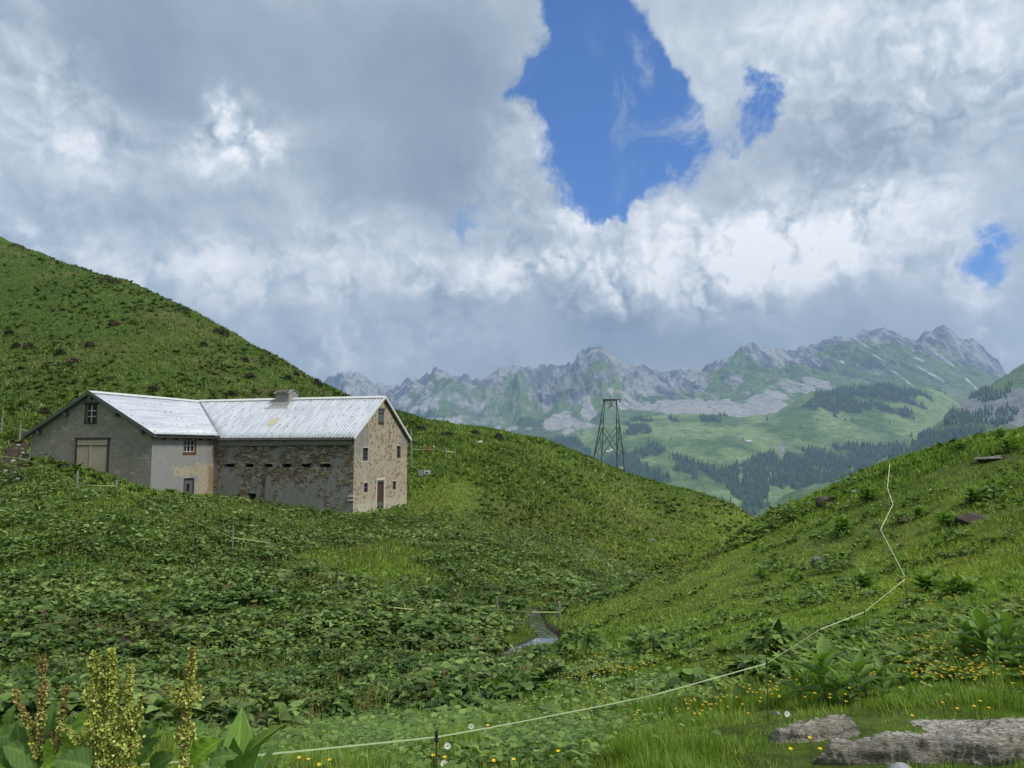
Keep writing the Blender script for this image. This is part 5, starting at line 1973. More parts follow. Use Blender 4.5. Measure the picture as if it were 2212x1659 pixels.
PG = 'broad-leaved plants on the right-hand slope'
RP = [  # kind, x, y base, height, width, label
    ('D', 1712, 1125, 55, 52, 'tall leafy clump standing alone on the skyline at the lowest notch of the right slope', dict(n=110)),
    ('V', 1821, 1158, 42, None, 'pleated-leaved plant below the small grey outcrop on the right slope skyline', dict(nst=5)),
    ('V', 1873, 1186, 30, None, 'small pleated plant with a few spread leaves left of the kinked tape', dict(nst=2)),
    ('D', 1841, 1052, 42, 60, 'bushy leaf clump on the skyline above the grey outcrop', dict(n=90)),
    ('V', 1875, 1086, 38, None, 'dark leafy plant just below the pale rock near the skyline', dict(nst=6)),
    ('D', 1805, 1232, 40, 100, 'wide dark clump growing against the round boulder', dict(n=120)),
    ('V', 1858, 1275, 42, None, 'leafy plant between the round boulder and the lower bend of the tape', dict(nst=5)),
    ('V', 1997, 1280, 48, None, 'large pleated plant just right of the lowest kink in the tape', dict(nst=6)),
    ('V', 2070, 1294, 52, None, 'tall pleated plant above the dark boulder on the right', dict(nst=5)),
    ('V', 2046, 1136, 34, None, 'leafy plant at the left end of the brown earth patch on the right slope', dict(nst=5)),
    ('V', 2100, 1090, 40, None, 'grey-green plant above the brown earth patch on the right slope', dict(nst=6)),
    ('V', 2181, 978, 40, None, 'dark star-shaped plant beside the flat stone near the right skyline', dict(nst=4)),
    ('V', 2080, 976, 28, None, 'plant breaking the skyline left of the flat stone', dict(nst=4)),
    ('V', 2160, 950, 26, None, 'plant on the skyline above the flat stone', dict(nst=4)),
    ('V', 1611, 1154, 24, None, 'small dark plant at the foot of the spur where the two slopes meet', dict(nst=3)),
    ('V', 2020, 1250, 30, None, 'narrow plant in the yellow flowers above the lowest tape kink', dict(nst=3)),
    ('D', 1670, 1236, 34, 60, 'low leaf clump left of the round boulder', dict(n=60)),
    ('V', 1650, 1256, 36, None, 'upright dark plant well left of the round boulder', dict(nst=3)),
    ('D', 1725, 1235, 30, 45, 'leaf clump touching the left side of the round boulder', dict(n=50)),
    ('V', 1716, 1258, 24, None, 'small plant below the round boulder', dict(nst=3)),
    ('V', 1987, 1118, 28, None, 'pale pleated plant right of the upper tape kink', dict(nst=4)),
    ('D', 1948, 1128, 24, 50, 'low clump hiding a small brown rock beside the tape', dict(n=50)),
    ('D', 1799, 1102, 20, 40, 'low clump left of the dark plant near the outcrop', dict(n=40)),
    ('V', 1886, 1112, 18, None, 'tiny plant beside the tape below the skyline', dict(nst=3)),
    ('D', 2070, 1168, 24, 60, 'low leaf clump under the brown earth patch', dict(n=50)),
    ('D', 1765, 1306, 34, 66, 'loose pale leaf clump above the long straight run of tape', dict(n=50)),
    ('D', 1886, 1296, 26, 60, 'leaf clump tucked under the tape at mid slope', dict(n=50)),
    ('D', 1978, 1310, 26, 60, 'leaf clump right of the tape at mid slope', dict(n=50)),
    ('D', 1672, 1309, 22, 50, 'small loose clump in the pale grass left of the tape', dict(n=36)),
    ('D', 2145, 1074, 24, 70, 'wide grey-green clump high on the right slope', dict(n=60)),
    ('D', 1565, 1341, 24, 44, 'small dark clump alone in the pale grass', dict(n=40)),
    ('D', 1672, 1410, 74, 110, 'large spreading dock clump just left of the tape', dict(n=110)),
    ('D', 1410, 1415, 70, 120, 'dock clump on the grass right of the stream bush', dict(n=90)),
    ('D', 1868, 1392, 34, 80, 'flat leaf clump right of the tape on the near slope', dict(n=60)),
    ('D', 1510, 1500, 40, 170, 'wide low dock clump under the tape', dict(n=90)),
    ('D', 1640, 1470, 50, 150, 'broad dock clump around the black tape clip', dict(n=100)),
    ('D', 1260, 1428, 74, 130, 'big dark rounded dock bush on the right bank of the stream', dict(n=170)),
    ('D', 1130, 1505, 50, 150, 'dock clump below the bend of the stream', dict(n=120)),
    ('D', 840, 1470, 40, 120, 'dark clump beside the muddy hole left of the stream bend', dict(n=90)),
    ('D', 740, 1550, 50, 150, 'dock clump right of the near stretch of stream', dict(n=110)),
    ('D', 2074, 1292, 22, 50, 'pale clump behind the tall pleated plant on the right', dict(n=40)),
    ('V', 1725, 1522, 75, None, 'hellebore with a tall folded leaf at the left of the near group', dict(nst=1, nl=7)),
    ('V', 1812, 1528, 60, None, 'short bright hellebore in front of the near group', dict(nst=2, nl=8)),
    ('V', 1858, 1520, 95, None, 'tallest hellebore in the middle of the near group', dict(nst=2, nl=9)),
    ('V', 1905, 1505, 70, None, 'hellebore at the right of the near group', dict(nst=2, nl=8)),
    ('V', 1785, 1500, 66, None, 'hellebore at the back of the near group', dict(nst=2, nl=8)),
    ('V', 1945, 1480, 42, None, 'small hellebore right behind the near group', dict(nst=2, nl=7)),
    ('V', 2086, 1450, 62, None, 'hellebore at the left of the group on the right edge', dict(nst=2, nl=9)),
    ('V', 2112, 1420, 80, None, 'hellebore at the back of the group below the dark boulder', dict(nst=3, nl=9)),
    ('V', 2147, 1462, 66, None, 'bright upright hellebore in front of the right edge group', dict(nst=1, nl=9)),
    ('V', 2192, 1440, 92, None, 'large hellebore cut by the right edge of the picture', dict(nst=3, nl=10)),
    ('D', 2190, 1365, 30, 60, 'leaf clump above the right edge hellebores', dict(n=50)),
]
for i, (kd, x, y, h, w, lab, kw) in enumerate(RP):
    if kd == 'V':
        plant('V', x, y, h * (1.15 if y < 1400 else 1.4), None, lab, PG if x > 1550 else None, seed=100 + i, **kw)
    else:
        plant('D', x, y, h, w, lab, PG if x > 1550 else 'dock clumps by the stream', seed=100 + i, **kw)
# scattered small ones on the same slope


def zone(x, y):
    tape = np.interp(y, [1003, 1054, 1089, 1144, 1249, 1322, 1360, 1433], [1922, 1917, 1929, 1902, 1957, 1867, 1770, 1656])
    a = 'left of the tape' if x < tape else 'right of the tape'
    if y < 1130:
        b = 'just under the skyline'
    elif y < 1215:
        b = 'high on the slope'
    elif y < 1300:
        b = 'at mid slope'
    else:
        b = 'low on the slope'
    return a + ' ' + b


for i in range(46):
    while True:
        x, y = rng.uniform(1500, 2212), rng.uniform(1090, 1380)
        if y > np.interp(x, [1500, 1640, 1800, 2000, 2212], [1235, 1125, 1080, 1000, 960]):
            break
    sc_h = rng.uniform(12, 24)
    sz = 'tiny' if sc_h < 16 else ('small' if sc_h < 20 else 'medium-sized')
    zz_ = zone(x, y)
    if i % 2:
        plant('V', x, y, sc_h, None, sz + ' upright pleated plant ' + zz_, 'small pleated plants ' + zz_, seed=300 + i, nst=3, nl=7)
    else:
        plant('D', x, y, sc_h * .7, sc_h * 2, sz + ' low leafy plant ' + zz_, 'small leafy plants ' + zz_, seed=300 + i, n=26)

# alpine rose shrubs on the left hill
m_rose = attr_leaf('shrub_leaves', .7, .2, .1, .35)
shr = [(36, 532, 40, 10, 1), (230, 608, 44, 16, 1), (250, 610, 30, 14, 1), (393, 672, 46, 16, 0), (483, 722, 30, 18, 1), (470, 716, 26, 12, 1), (440, 745, 18, 12, 1), (62, 750, 26, 16, 1), (130, 845 - 80, 30, 18, 0),
       (195, 748, 28, 16, 1), (160, 782, 28, 16, 2), (540, 815, 30, 14, 1), (685, 828, 24, 16, 1), (745, 860, 24, 14, 1), (622, 818, 20, 12, 0), (330, 842, 24, 14, 1), (35, 748, 22, 14, 1),
       (965, 938, 34, 10, 3), (1026, 936, 26, 12, 3), (1078, 948, 24, 18, 3), (910, 925, 28, 9, 3), (640, 808, 14, 8, 1), (530, 778, 18, 9, 1), (20, 720, 24, 12, 0), (250, 700, 20, 10, 2), (95, 890, 26, 14, 1), (500, 850, 26, 10, 1)]
shr = [(a_, b_, c_ * .8, d_ * .8, e_) for a_, b_, c_, d_, e_ in shr]
wh = ['dark alpine rose shrub on the left hillside', 'reddish brown alpine rose shrub on the left hillside', 'alpine rose shrub with pink flowers on the left hillside', 'grey-brown low shrub on the crest of the spur right of the barn']
shl = ['reddish shrub on the skyline at the very top left corner of the hill', 'reddish shrub on a ledge of the left skyline', 'small reddish shrub right behind the ledge shrub on the left skyline',
       'dark green shrub forming a step in the middle of the left skyline', 'largest reddish shrub on the left skyline', 'small reddish shrub touching the largest skyline shrub', 'reddish shrub a little below the middle skyline step',
       'reddish shrub low on the left hill near the picture edge', 'dark shrub on the left hill above the barn eave', 'reddish shrub in the middle of the left hill', 'pink-flowered shrub high above the west gable',
       'reddish shrub on the hill above the right part of the barn roof', 'reddish shrub on the lower right skyline above the vent', 'reddish shrub at the foot of the left skyline behind the roof', 'dark shrub on the hill left of the roof vent',
       'reddish shrub just above the west roof ridge', 'reddish shrub beside the shrub at the left picture edge', 'grey-brown wide shrub first on the spur crest right of the barn', 'grey-brown shrub second on the spur crest',
       'tallest grey-brown shrub on the spur crest', 'flat grey-brown shrub nearest the barn on the spur crest', 'small reddish shrub under the lower right skyline', 'small reddish shrub halfway down the right part of the hill',
       'dark shrub high at the left picture edge', 'small pink-flowered shrub in the middle of the left hill', 'reddish shrub directly above the left eave of the barn', 'reddish shrub just above the main roof ridge']
for i, (x, y, w, h, k) in enumerate(shr):
    g = hit(x, y + 3)
    if g[1] > 200:
        g = hit(x, y + 14)
    s_ = g[1] / F_PX
    n = 240
    q = np.random.default_rng(500 + i)
    dv = unit(q.normal(0, 1, (n, 3)))
    dv[:, 2] = np.abs(dv[:, 2])
    rr = q.uniform(.55, 1.0, (n, 1))
    p = dv * rr * V3(w * s_ * .5, w * s_ * .5, h * s_)
    base = [V3(.028, .05, .02), V3(.075, .065, .038), V3(.08, .07, .05), V3(.08, .075, .055)][k]
    C = base[None] * q.uniform(.6, 1.5, (n, 1))
    if k == 2:
        pk = q.random(n) < .4
        C[pk] = V3(.35, .13, .15)
    L = q.uniform(.12, .26, n)
    e = link('alpine_rose_shrub', fol_mesh('alpine_rose_shrub', [scatter(HEART_LO, p, dv + q.normal(0, .4, (n, 3)), q.normal(0, 1, (n, 3)), L, L * .8, C, 1.0)]), m_rose)
    e.location = tuple(g)
    tag(e, shl[i], 'shrub', 'alpine rose shrubs on the hillside' if k < 3 else 'low shrubs on the crest of the spur')


# ------------------------------------------------------------------ rocks
def f_rock(c0, c1, c2):
    def f(t, b):
        p = opos(t)
        n = t.noise(p, 5, 8, .7)
        n2 = t.noise(p, 22, 6, .7)
        c_ = t.mix(t.smooth(n, .35, .65), c0, c1)
        c_ = t.mix(t.smooth(n2, .52, .64), c_, c2)
        t.put(b.inputs['Base Color'], c_)
        bump(t, b, t.math('ADD', n, t.math('MULTIPLY', n2, .5)), .9, .03)
    return f


m_rock = mat('lichen_rock', f_rock((.15, .14, .125), (.27, .25, .225), (.10, .085, .065)), .95, .15)
m_rockb = mat('brown_rock', f_rock((.070, .058, .046), (.125, .11, .09), (.045, .038, .028)), .95, .15)
m_pale = mat('pale_stone', f_rock((.36, .33, .28), (.50, .47, .42), (.26, .23, .19)), .95, .15)
m_peb = mat('grey_pebble', f_rock((.30, .32, .33), (.37, .38, .38), (.26, .28, .29)), .85, .2)


def ico(sub):
    import bmesh
    b = bmesh.new()
    bmesh.ops.create_icosphere(b, subdivisions=sub, radius=1)
    v = np.array([q.co[:] for q in b.verts])
    f = np.array([[q.index for q in w.verts] for w in b.faces])
    b.free()
    return v, f


IV, IF = ico(4)
IV2, IF2 = ico(3)


def boulder(px, py, w, h, label, m, seed=0, rough=.28, depth=.8, name='rock', cat='rock', group=None, sink=.35, smooth=False):
    g = hit(px, py)
    s = g[1] / F_PX
    V, Fc = (IV, IF) if w > 30 else (IV2, IF2)
    q = V.copy()
    o = seed * 7.3
    d = fbm(q[:, 0] * 1.3 + q[:, 2] * .7 + o, q[:, 1] * 1.3 - q[:, 2] * .9 + o, 5, 300 + seed)
    q = q * (1 + (d[:, None] - .5) * 2 * rough)
    # flat fracture faces
    gg = np.random.default_rng(seed)
    for _ in range(7 if not smooth else 0):
        n = gg.normal(0, 1, 3)
        n /= np.linalg.norm(n)
        k = q @ n
        lim = gg.uniform(.55, .8)
        q = q - np.clip(k - lim, 0, None)[:, None] * n[None]
    q = q * V3(w * s / 2, w * s / 2 * depth, h * s)
    q[:, 2] += -h * s * sink + .1 * h * s
    me = tri_mesh(name, q, Fc, smooth=smooth)
    o = link(name, me, m)
    o.location = tuple(g)
    o.rotation_euler = (0, 0, gg.uniform(-.4, .4))
    tag(o, label, cat, group)
    return o


boulder(1775, 1222, 46, 30, 'round dark boulder with leafy plants growing against it on the right slope', m_rock, 1)
boulder(2078, 1352, 52, 34, 'dark lichen-covered boulder behind the hellebores near the right edge', m_rock, 2)
boulder(1796, 1082, 62, 20, 'brown rocky outcrop on the skyline above the notch of the right slope', m_rockb, 3)
boulder(1775, 1090, 30, 16, 'broken rock lump at the lower left end of the brown skyline outcrop', m_rock, 12)
boulder(1852, 1062, 36, 10, 'pale blue-grey stone right of the brown skyline outcrop', m_peb, 4)
boulder(1745, 1091, 34, 7, 'low flat brown rock left of the skyline outcrop', m_rockb, 5)
boulder(2150, 990, 90, 6, 'long flat grey stone lying just under the right skyline', m_rock, 6, sink=.2)
boulder(2108, 1124, 76, 20, 'wide brown earthy rock under a leafy plant on the right slope', m_rockb, 7)
boulder(1957, 1128, 34, 12, 'small brown rock half hidden by leaves beside the tape', m_rockb, 8)
boulder(1715, 1250, 14, 8, 'little brown rock below the round boulder', m_rockb, 9)
boulder(1405, 1170, 26, 10, 'low grey rock in the grass at the foot of the spur', m_rock, 10)
boulder(1033, 955, 26, 4, 'flat pale rock on the spur right of the barn', m_pale, 11, sink=.1)
boulder(1290, 1006, 14, 8, 'small grey rock beside the left leg of the pylon', m_rock, 13)
boulder(1945, 1672, 60, 30, 'smooth light grey pebble at the bottom edge in front of the slab', m_peb, 14, rough=.12, smooth=True)
boulder(1680, 1543, 16, 8, 'small pale stone on the left end of the layered slab', m_peb, 15)
boulder(550, 1110, 12, 6, 'pale stone among the dock leaves below the barn', m_pale, 16)
for i, (x, y, w, h, lab) in enumerate([
        (12, 1022, 16, 9, 'cream coloured blocky stone at the left edge of the rubble path'), (31, 1027, 13, 8, 'blue-grey stone in the middle of the rubble path'),
        (29, 1010, 18, 6, 'flat beige stone in the middle of the rubble path'), (15, 1007, 14, 5, 'flat brown stone at the left edge of the rubble path'),
        (12, 1038, 18, 5, 'long pale slab at the foot of the rubble path'), (36, 1036, 12, 5, 'small pale stone at the foot of the rubble path'),
        (48, 979, 12, 3, 'thin pale step stone near the top of the rubble path'), (49, 970, 11, 3, 'uppermost step stone beside the barn corner'),
        (45, 987, 9, 5, 'pinkish stone halfway up the rubble path'), (40, 962, 9, 3, 'pale sliver of stone under the wooden post'), (28, 999, 14, 6, 'grey gravelly stone halfway up the rubble path')]):
    boulder(x, y, w, h * 1.3, lab, [m_pale, m_peb, m_pale, m_rock][i % 4], 40 + i, group=None, name='stone', cat='stone')


# layered slab in the right foreground
def f_strata(t, b):
    p = opos(t)
    n = t.noise(t.mapping(p, (1, 1, 6)), 9, 8, .7)
    n2 = t.noise(t.mapping(p, (1.5, 1.5, 14)), 22, 6, .7)
    n3 = t.noise(p, 3, 4, .6)
    c_ = t.ramp(n2, [(.36, (.05, .042, .034)), (.42, (.20, .18, .15)), (.52, (.42, .39, .33)), (.62, (.60, .57, .50))])
    c_ = t.mix(t.math('MULTIPLY', t.smooth(n, .5, .65), .55), c_, (.33, .305, .265))
    c_ = t.mix(t.math('MULTIPLY', t.smooth(n3, .55, .68), .6), c_, (.27, .28, .27))
    c_ = t.mix(t.math('MULTIPLY', t.smooth(t.noise(p, 13, 4, .6), .60, .68), .7), c_, (.10, .085, .05))
    t.put(b.inputs['Base Color'], c_)
    bump(t, b, t.math('ADD', n, n2), 1.0, .02)


m_strata = mat('layered_schist', f_strata, .95, .15)


def strata(name, plan, ztop, zbot, seed, label, step_=.014, rough=.035, gx=.006, undercut=.05):
    """broken layered rock over a plan outline (world xy), terraced like split schist"""
    plan = np.array(plan, float)
    c0 = plan.mean(0)
    q = plan - c0
    x = np.arange(q[:, 0].min() - .06, q[:, 0].max() + .06, gx)
    y = np.arange(q[:, 1].min() - .06, q[:, 1].max() + .06, gx)
    X, Y = np.meshgrid(x, y, indexing='ij')
    # signed distance to the outline
    d = np.full(X.shape, 9.0)
    for a, b2 in zip(q, np.roll(q, -1, 0)):
        e_ = b2 - a
        t = np.clip(((X - a[0]) * e_[0] + (Y - a[1]) * e_[1]) / (e_ @ e_), 0, 1)
        d = np.minimum(d, np.hypot(X - a[0] - t * e_[0], Y - a[1] - t * e_[1]))
    ins = inpoly(X, Y, q)
    d = np.where(ins, d, -d)
    d = d + .03 * (fbm(X * 7 + seed, Y * 7, 4, seed) - .5) * 2 + .02 * (fbm(X * 30, Y * 30, 3, seed + 1) - .5)
    edge = sstep(-.01, .05, d)
    n = fbm(X * 4 + seed, Y * 6, 5, seed + 2)
    nf = fbm(X * 22, Y * 34, 4, seed + 3, .6)
    zt = ztop + rough * 2 * (n - .5) * 2 + (X - 0) * .02 + .018 * (nf - .5) * 2
    zt = zt - .05 * sstep(.12, .0, d) * (vnoise(X * 9, Y * 9, seed + 4))
    ph = (zt + (fbm(X * 9, Y * 9, 3, seed + 7) - .5) * .02) / step_
    fr = ph - np.floor(ph)
    edge = sstep(-.05, .13, d + .03 * (fbm(X * 14, Y * 14, 3, seed + 20) - .5))
    Z = zbot + (zt - zbot) * edge ** .6
    st2 = step_ * 1.5
    ph = (Z + (fbm(X * 9, Y * 9, 3, seed + 7) - .5) * .02) / st2
    fr = ph - np.floor(ph)
    Z = (np.floor(ph) + sstep(.45, 1, fr)) * st2
    Z = Z + .007 * (vnoise(X * 90, Y * 90, seed + 8) - .5)
    # strata grooves on the steep faces, undercut towards the camera
    steep = np.clip(4 * edge * (1 - edge), 0, 1)
    gr_ = fbm(Z / .012 + 50, X * 5, 2, seed + 11) - .5
    Y2 = Y + steep * (gr_ * .05 + undercut * (1 - edge))
    X2 = X + steep * (fbm(Z / .02, Y * 5, 2, seed + 12) - .5) * .03
    V = np.stack([X2, Y2, Z], -1)
    me = tri_mesh(name, V.reshape(-1, 3), grid_faces(*X.shape)[:, ::-1])
    o = link(name, me, m_strata)
    o.location = (c0[0], c0[1], 0)
    tag(o, label, 'rock')
    return o


def plan_px(pts_, z):
    out = []
    for (x, y) in pts_:
        d = ray(x, y)
        out.append((d * (z / d[2]))[:2])
    return out


ZT = -1.375
strata('rock_slab', plan_px([(1722, 1590), (1760, 1566), (1850, 1561), (1950, 1555), (2060, 1548), (2150, 1538), (2330, 1534), (2480, 1545), (2480, 1600), (2300, 1606), (2212, 1612), (2080, 1608), (1960, 1604), (1850, 1602), (1770, 1600)], ZT), ZT, -1.95, 5,
       'long layered schist slab with a dark broken front edge in the right foreground', rough=.018, undercut=.16)
strata('rock_slab', plan_px([(1606, 1556), (1655, 1548), (1730, 1535), (1825, 1531), (1873, 1537), (1880, 1552), (1820, 1568), (1740, 1580), (1680, 1574)], -1.50), -1.50, -1.9, 9,
       'low crumbling end of layered rock just left of the long slab', rough=.015)
strata('rock_slab', plan_px([(2040, 1553), (2110, 1537), (2180, 1531), (2300, 1528), (2300, 1548), (2160, 1556)], -1.365), -1.352, -1.45, 13,
       'thin smooth grey plate lying on the right part of the long slab', rough=.006, undercut=.01)

# ------------------------------------------------------------------ fences
m_post = simple('split_post_wood', (.17, .16, .135), (.30, .285, .25), 10, .9, .2, 0, .4, .01, 5, (1, 1, .2))
m_tape = simple('yellow_green_tape', (.42, .52, .17), (.58, .68, .32), 30, .5, .4, 0, 0)
m_tapen = simple('pale_tape', (.55, .66, .38), (.66, .76, .48), 60, .5, .4, 0, 0)
m_rod = simple('grey_green_rod', (.06, .07, .045), (.09, .10, .07), 5, .6, .3, 0, 0)
m_black = simple('black_plastic', (.01, .01, .012), (.02, .02, .022), 5, .4, .5, 0, 0)


def air(px, py, hgt, start=2.0):
    d = ray(px, py)
    d = d / math.hypot(d[0], d[1])
    rr = np.exp(np.linspace(math.log(start), math.log(280), 6000))
    z = d[2] * rr
    k = np.nonzero(z < H(d[0] * rr, d[1] * rr) + hgt)[0]
    k = k[0] if len(k) else len(rr) - 1
    return Vector((d[0] * rr[k], d[1] * rr[k], z[k]))


def ribbon(pts_, w, sag=0.01, tw=0.0):
    mb = MB()
    fine = []
    for a, b2 in zip(pts_[:-1], pts_[1:]):
        n = 10
        L = (b2 - a).length
        for k in range(n):
            t = k / n
            p = a.lerp(b2, t)
            p.z -= sag * L * 4 * t * (1 - t)
            fine.append(p)
    fine.append(pts_[-1])
    vs = []
    for i, p in enumerate(fine):
        ang = tw * math.sin(i * .9) + .25
        ww = w if not isinstance(w, list) else w[min(len(w) - 1, i // 10)] * (1 - (i % 10) / 10) + w[min(len(w) - 1, i // 10 + 1)] * (i % 10) / 10
        if isinstance(w, list):
            d_ = (fine[min(i + 1, len(fine) - 1)] - fine[max(i - 1, 0)]).normalized()
            u = d_.cross(Vector((0, 1, 0))).normalized()
            if u.z < 0:
                u = -u
            u = u * ww / 2
        else:
            u = Vector((0, math.sin(ang), math.cos(ang))) * ww / 2
        vs += [p - u, p + u]
    mb.add(vs, [(2 * i, 2 * i + 2, 2 * i + 3, 2 * i + 1) for i in range(len(fine) - 1)])
    return mb


def fence(name, label, posts, tapes, w=.02, pw=.07, hgt=.6, mt=None, extra=None):
    """posts: (x, y top, y base, width px or None); tapes: lists of photo points"""
    first = hit(posts[0][0], posts[0][2]) if posts else None
    e = empty(name, tuple(first) if first is not None else (0, 0, 0))
    off_ = Vector(e.location)
    Ds = []
    for (x, y0, y1, *r_) in posts:
        g = Vector(hit(x, y1))
        h = (y1 - y0) * g.y / F_PX * 1.03
        Ds.append((x, g))
        k = r_[0] if r_ else pw
        dx = (r_[1] if len(r_) > 1 else 0) * g.y / F_PX
        mb = MB()
        mb.tube([g - off_ + Vector((0, 0, -.3)), g - off_ + Vector((-dx * .5, 0, h * .5)), g - off_ + Vector((-dx, 0, h))], [k / 2, k / 2.1, k / 2.5], 6)
        mb.build('post', m_post, e)
    for tp in tapes:
        P3 = []
        for (x, y) in tp:
            near = [q for q in Ds if abs(q[0] - x) < 5]
            if near:
                P3.append(Vector(P(x, y, near[0][1].y - .03)) - off_)
            else:
                P3.append(air(x, y, hgt) - off_)
        ribbon(P3, w, .004).build('tape', mt or m_tape, e)
    tag(e, label, 'fence')
    return e


fence('tape_fence', 'electric tape fence on wooden posts running past the barn gate through the dock field',
      [(63, 975, 1003, .08), (166, 1019, 1056, .13), (251, 1037, 1060, .12), (502, 1139, 1187, .09), (580, 1165, 1195, .09), (663, 1212, 1240, .08), (730, 1252, 1282, .08)],
      [[(-30, 981), (40, 989), (63, 995), (98, 1007), (166, 1041), (200, 1048), (251, 1049), (302, 1073), (352, 1095), (381, 1109), (476, 1150), (502, 1161), (580, 1172), (663, 1227), (730, 1271), (794, 1294), (850, 1312)]], .028, .09, .55)
fence('tape_fence', 'short electric tape fence on pale wooden stakes crossing the stream',
      [(908, 1297, 1328, .05), (987, 1299, 1329, .06), (1076, 1292, 1336, .12, 4), (1210, 1303, 1343, .11, 3), (1238, 1275, 1308, .05, 1)],
      [[(850, 1312), (908, 1317), (987, 1320), (1076, 1307)], [(1076, 1316), (1150, 1322), (1210, 1322), (1238, 1288)]], .026, .08, .6)
fence('tape_fence', 'thin tape fence on two grey posts at the left edge above the barn eave',
      [(3, 900, 936, .13), (42, 916, 956, .13)], [[(-20, 912), (3, 916), (42, 927), (66, 931)]], .035, .1, .7)
fence('tape_fence', 'small fence of pale posts on the spur right of the barn',
      [(891, 965, 979, .12), (908, 964, 976, .10), (936, 966, 978, .10), (963.5, 967, 987, .16), (983, 968, 983, .12)],
      [[(891, 970), (908, 971), (936, 970), (963.5, 975), (983, 976.5)]], .05, .12, .6)
pole = MB()
g = Vector(hit(889, 1010))
pole.tube([(0, 0, -.3), (-.08, 0, 3.4)], [.09, .06], 7)
po = pole.build('wooden_pole', m_post)
po.location = g
tag(po, 'tall grey wooden pole close behind the right corner of the barn', 'pole')

rt = [(300, 1652), (548, 1632), (943, 1592), (1051, 1573), (1367, 1511), (1417, 1500), (1656, 1433), (1770, 1360), (1867, 1322), (1941, 1262), (1957, 1249), (1902, 1144), (1929, 1089), (1917, 1054), (1922, 1003)]
hts = [.12, .15, .22, .24, .30, .34, .38, .40, .42, .48, .55, .85, .9, .95, 1.0]
pts3 = [air(x, y, h) for (x, y), h in zip(rt, hts)]
for i_ in range(6):
    q_ = air(rt[i_][0], rt[i_][1], .30)
    pts3[i_] = q_
wpx_ = [4.2, 4.0, 3.0, 2.7, 2.2, 2.2, 2.1, 2.1, 2.2, 2.3, 2.5, 2.6, 2.5, 2.4, 2.4]
ptsf, wf = [], []
for i_ in range(len(rt)):
    ptsf.append(pts3[i_])
    wf.append(wpx_[i_] * pts3[i_].y / F_PX)
    if i_ == 10:
        nflat = len(ptsf)
    if i_ + 1 < len(rt) and i_ >= 5:
        for q_ in (.2, .4, .6, .8):
            x_, y_ = rt[i_][0] * (1 - q_) + rt[i_ + 1][0] * q_, rt[i_][1] * (1 - q_) + rt[i_ + 1][1] * q_
            p_ = air(x_, y_, hts[i_] * (1 - q_) + hts[i_ + 1] * q_)
            dl_ = 1 / ((1 - q_) / pts3[i_].y + q_ / pts3[i_ + 1].y)
            p_ = Vector(P(x_, y_, min(dl_, air(x_, y_, .45 if i_ >= 9 else .3).y)))
            ptsf.append(p_)
            wf.append((wpx_[i_] * (1 - q_) + wpx_[i_ + 1] * q_) * p_.y / F_PX)
fe = empty('tape_fence', tuple(hit(1656, 1440)))
off_ = Vector(fe.location)
rb_ = ribbon([p - off_ for p in ptsf[:nflat]], wf[:nflat], .0012, .15)
rb_.tube([p - off_ for p in ptsf[nflat - 1:]], [w_ * .27 for w_ in wf[nflat - 1:]], 6)
rb_.build('tape', m_tapen, fe)
for i in (2, 6, 7, 8, 10, 11, 12, 13):
    p = pts3[i]
    zg = float(H(p.x, p.y))
    MB().tube([Vector((p.x, p.y, zg - .2)) - off_, p - off_ + Vector((0, 0, .03))], [.004, .004], 5).build('rod', m_rod, fe)
    MB().tube([p - off_ + Vector((0, 0, -.028)), p - off_ + Vector((0, 0, -.013)), p - off_ + Vector((0, 0, .0)), p - off_ + Vector((0, 0, .012)), p - off_ + Vector((0, 0, .03))], [.003, .009, .006, .009, .003], 8).build('insulator', m_black, fe)
tag(fe, 'long pale yellow tape zigzagging from the near left up to the right skyline', 'fence')

# ------------------------------------------------------------------ small things round the barn
m_pink = simple('pink_block', (.62, .30, .24), (.72, .40, .33), 8, .7, .3, 0, .2)
m_yel = simple('cream_block', (.55, .52, .28), (.65, .62, .38), 8, .7, .3, 0, .2)
boulder(217, 1058, 9, 8, 'pink salt lick block in the grass below the barn gate', m_pink, 61, rough=.1, name='salt_block', cat='salt block')
boulder(260, 1058, 9, 6, 'cream coloured block beside the short fence post below the gate', m_yel, 62, rough=.1, name='salt_block', cat='salt block')
g = hit(137, 1014)
tb = empty('wooden_bench', tuple(g), BPSI)
MB().box(-.42, .42, -.15, .15, .30, .35).build('seat', M['old_wood'], tb)
for x in (-.36, .36):
    MB().beam((x - .05, 0, -.1), (x, 0, .30), .06, .2).build('leg', M['old_wood'], tb)
tag(tb, 'low dark wooden bench standing in the leaves left of the barn gate', 'bench')
g = hit(918, 1026)
tr = empty('water_trough', tuple(g), -.2)
mb = MB()
mb.box(-.5, .5, -.25, -.2, -.1, .40).box(-.5, .5, .2, .25, -.1, .40).box(-.5, -.44, -.2, .2, -.1, .40).box(.44, .5, -.2, .2, -.1, .40).box(-.44, .44, -.2, .2, -.1, .28)
mb.build('basin', simple('grey_concrete', (.32, .31, .29), (.44, .43, .40), 8, .9, .2), tr)
MB().box(.02, .46, -.275, -.25, .05, .37).build('plate', M['white_paint'], tr)
MB().box(.16, .36, -.29, -.275, .15, .24).build('slot', M['void'], tr)
tag(tr, 'small grey concrete water trough with a white plate, right of the barn', 'trough')
plant('D', 950, 1028, 18, 44, 'dark leafy clump beside the concrete trough', None, seed=71, n=60)
plant('D', 895, 1018, 14, 24, 'dark round bush against the right end of the barn', None, seed=72, n=50)
plant('D', 500, 1072, 26, 34, 'dark leafy bush growing against the barn wall right of the inner corner', None, seed=73, n=60)
plant('D', 60, 950, 26, 16, 'bright green bush under the left eave of the barn', None, seed=74, n=50)
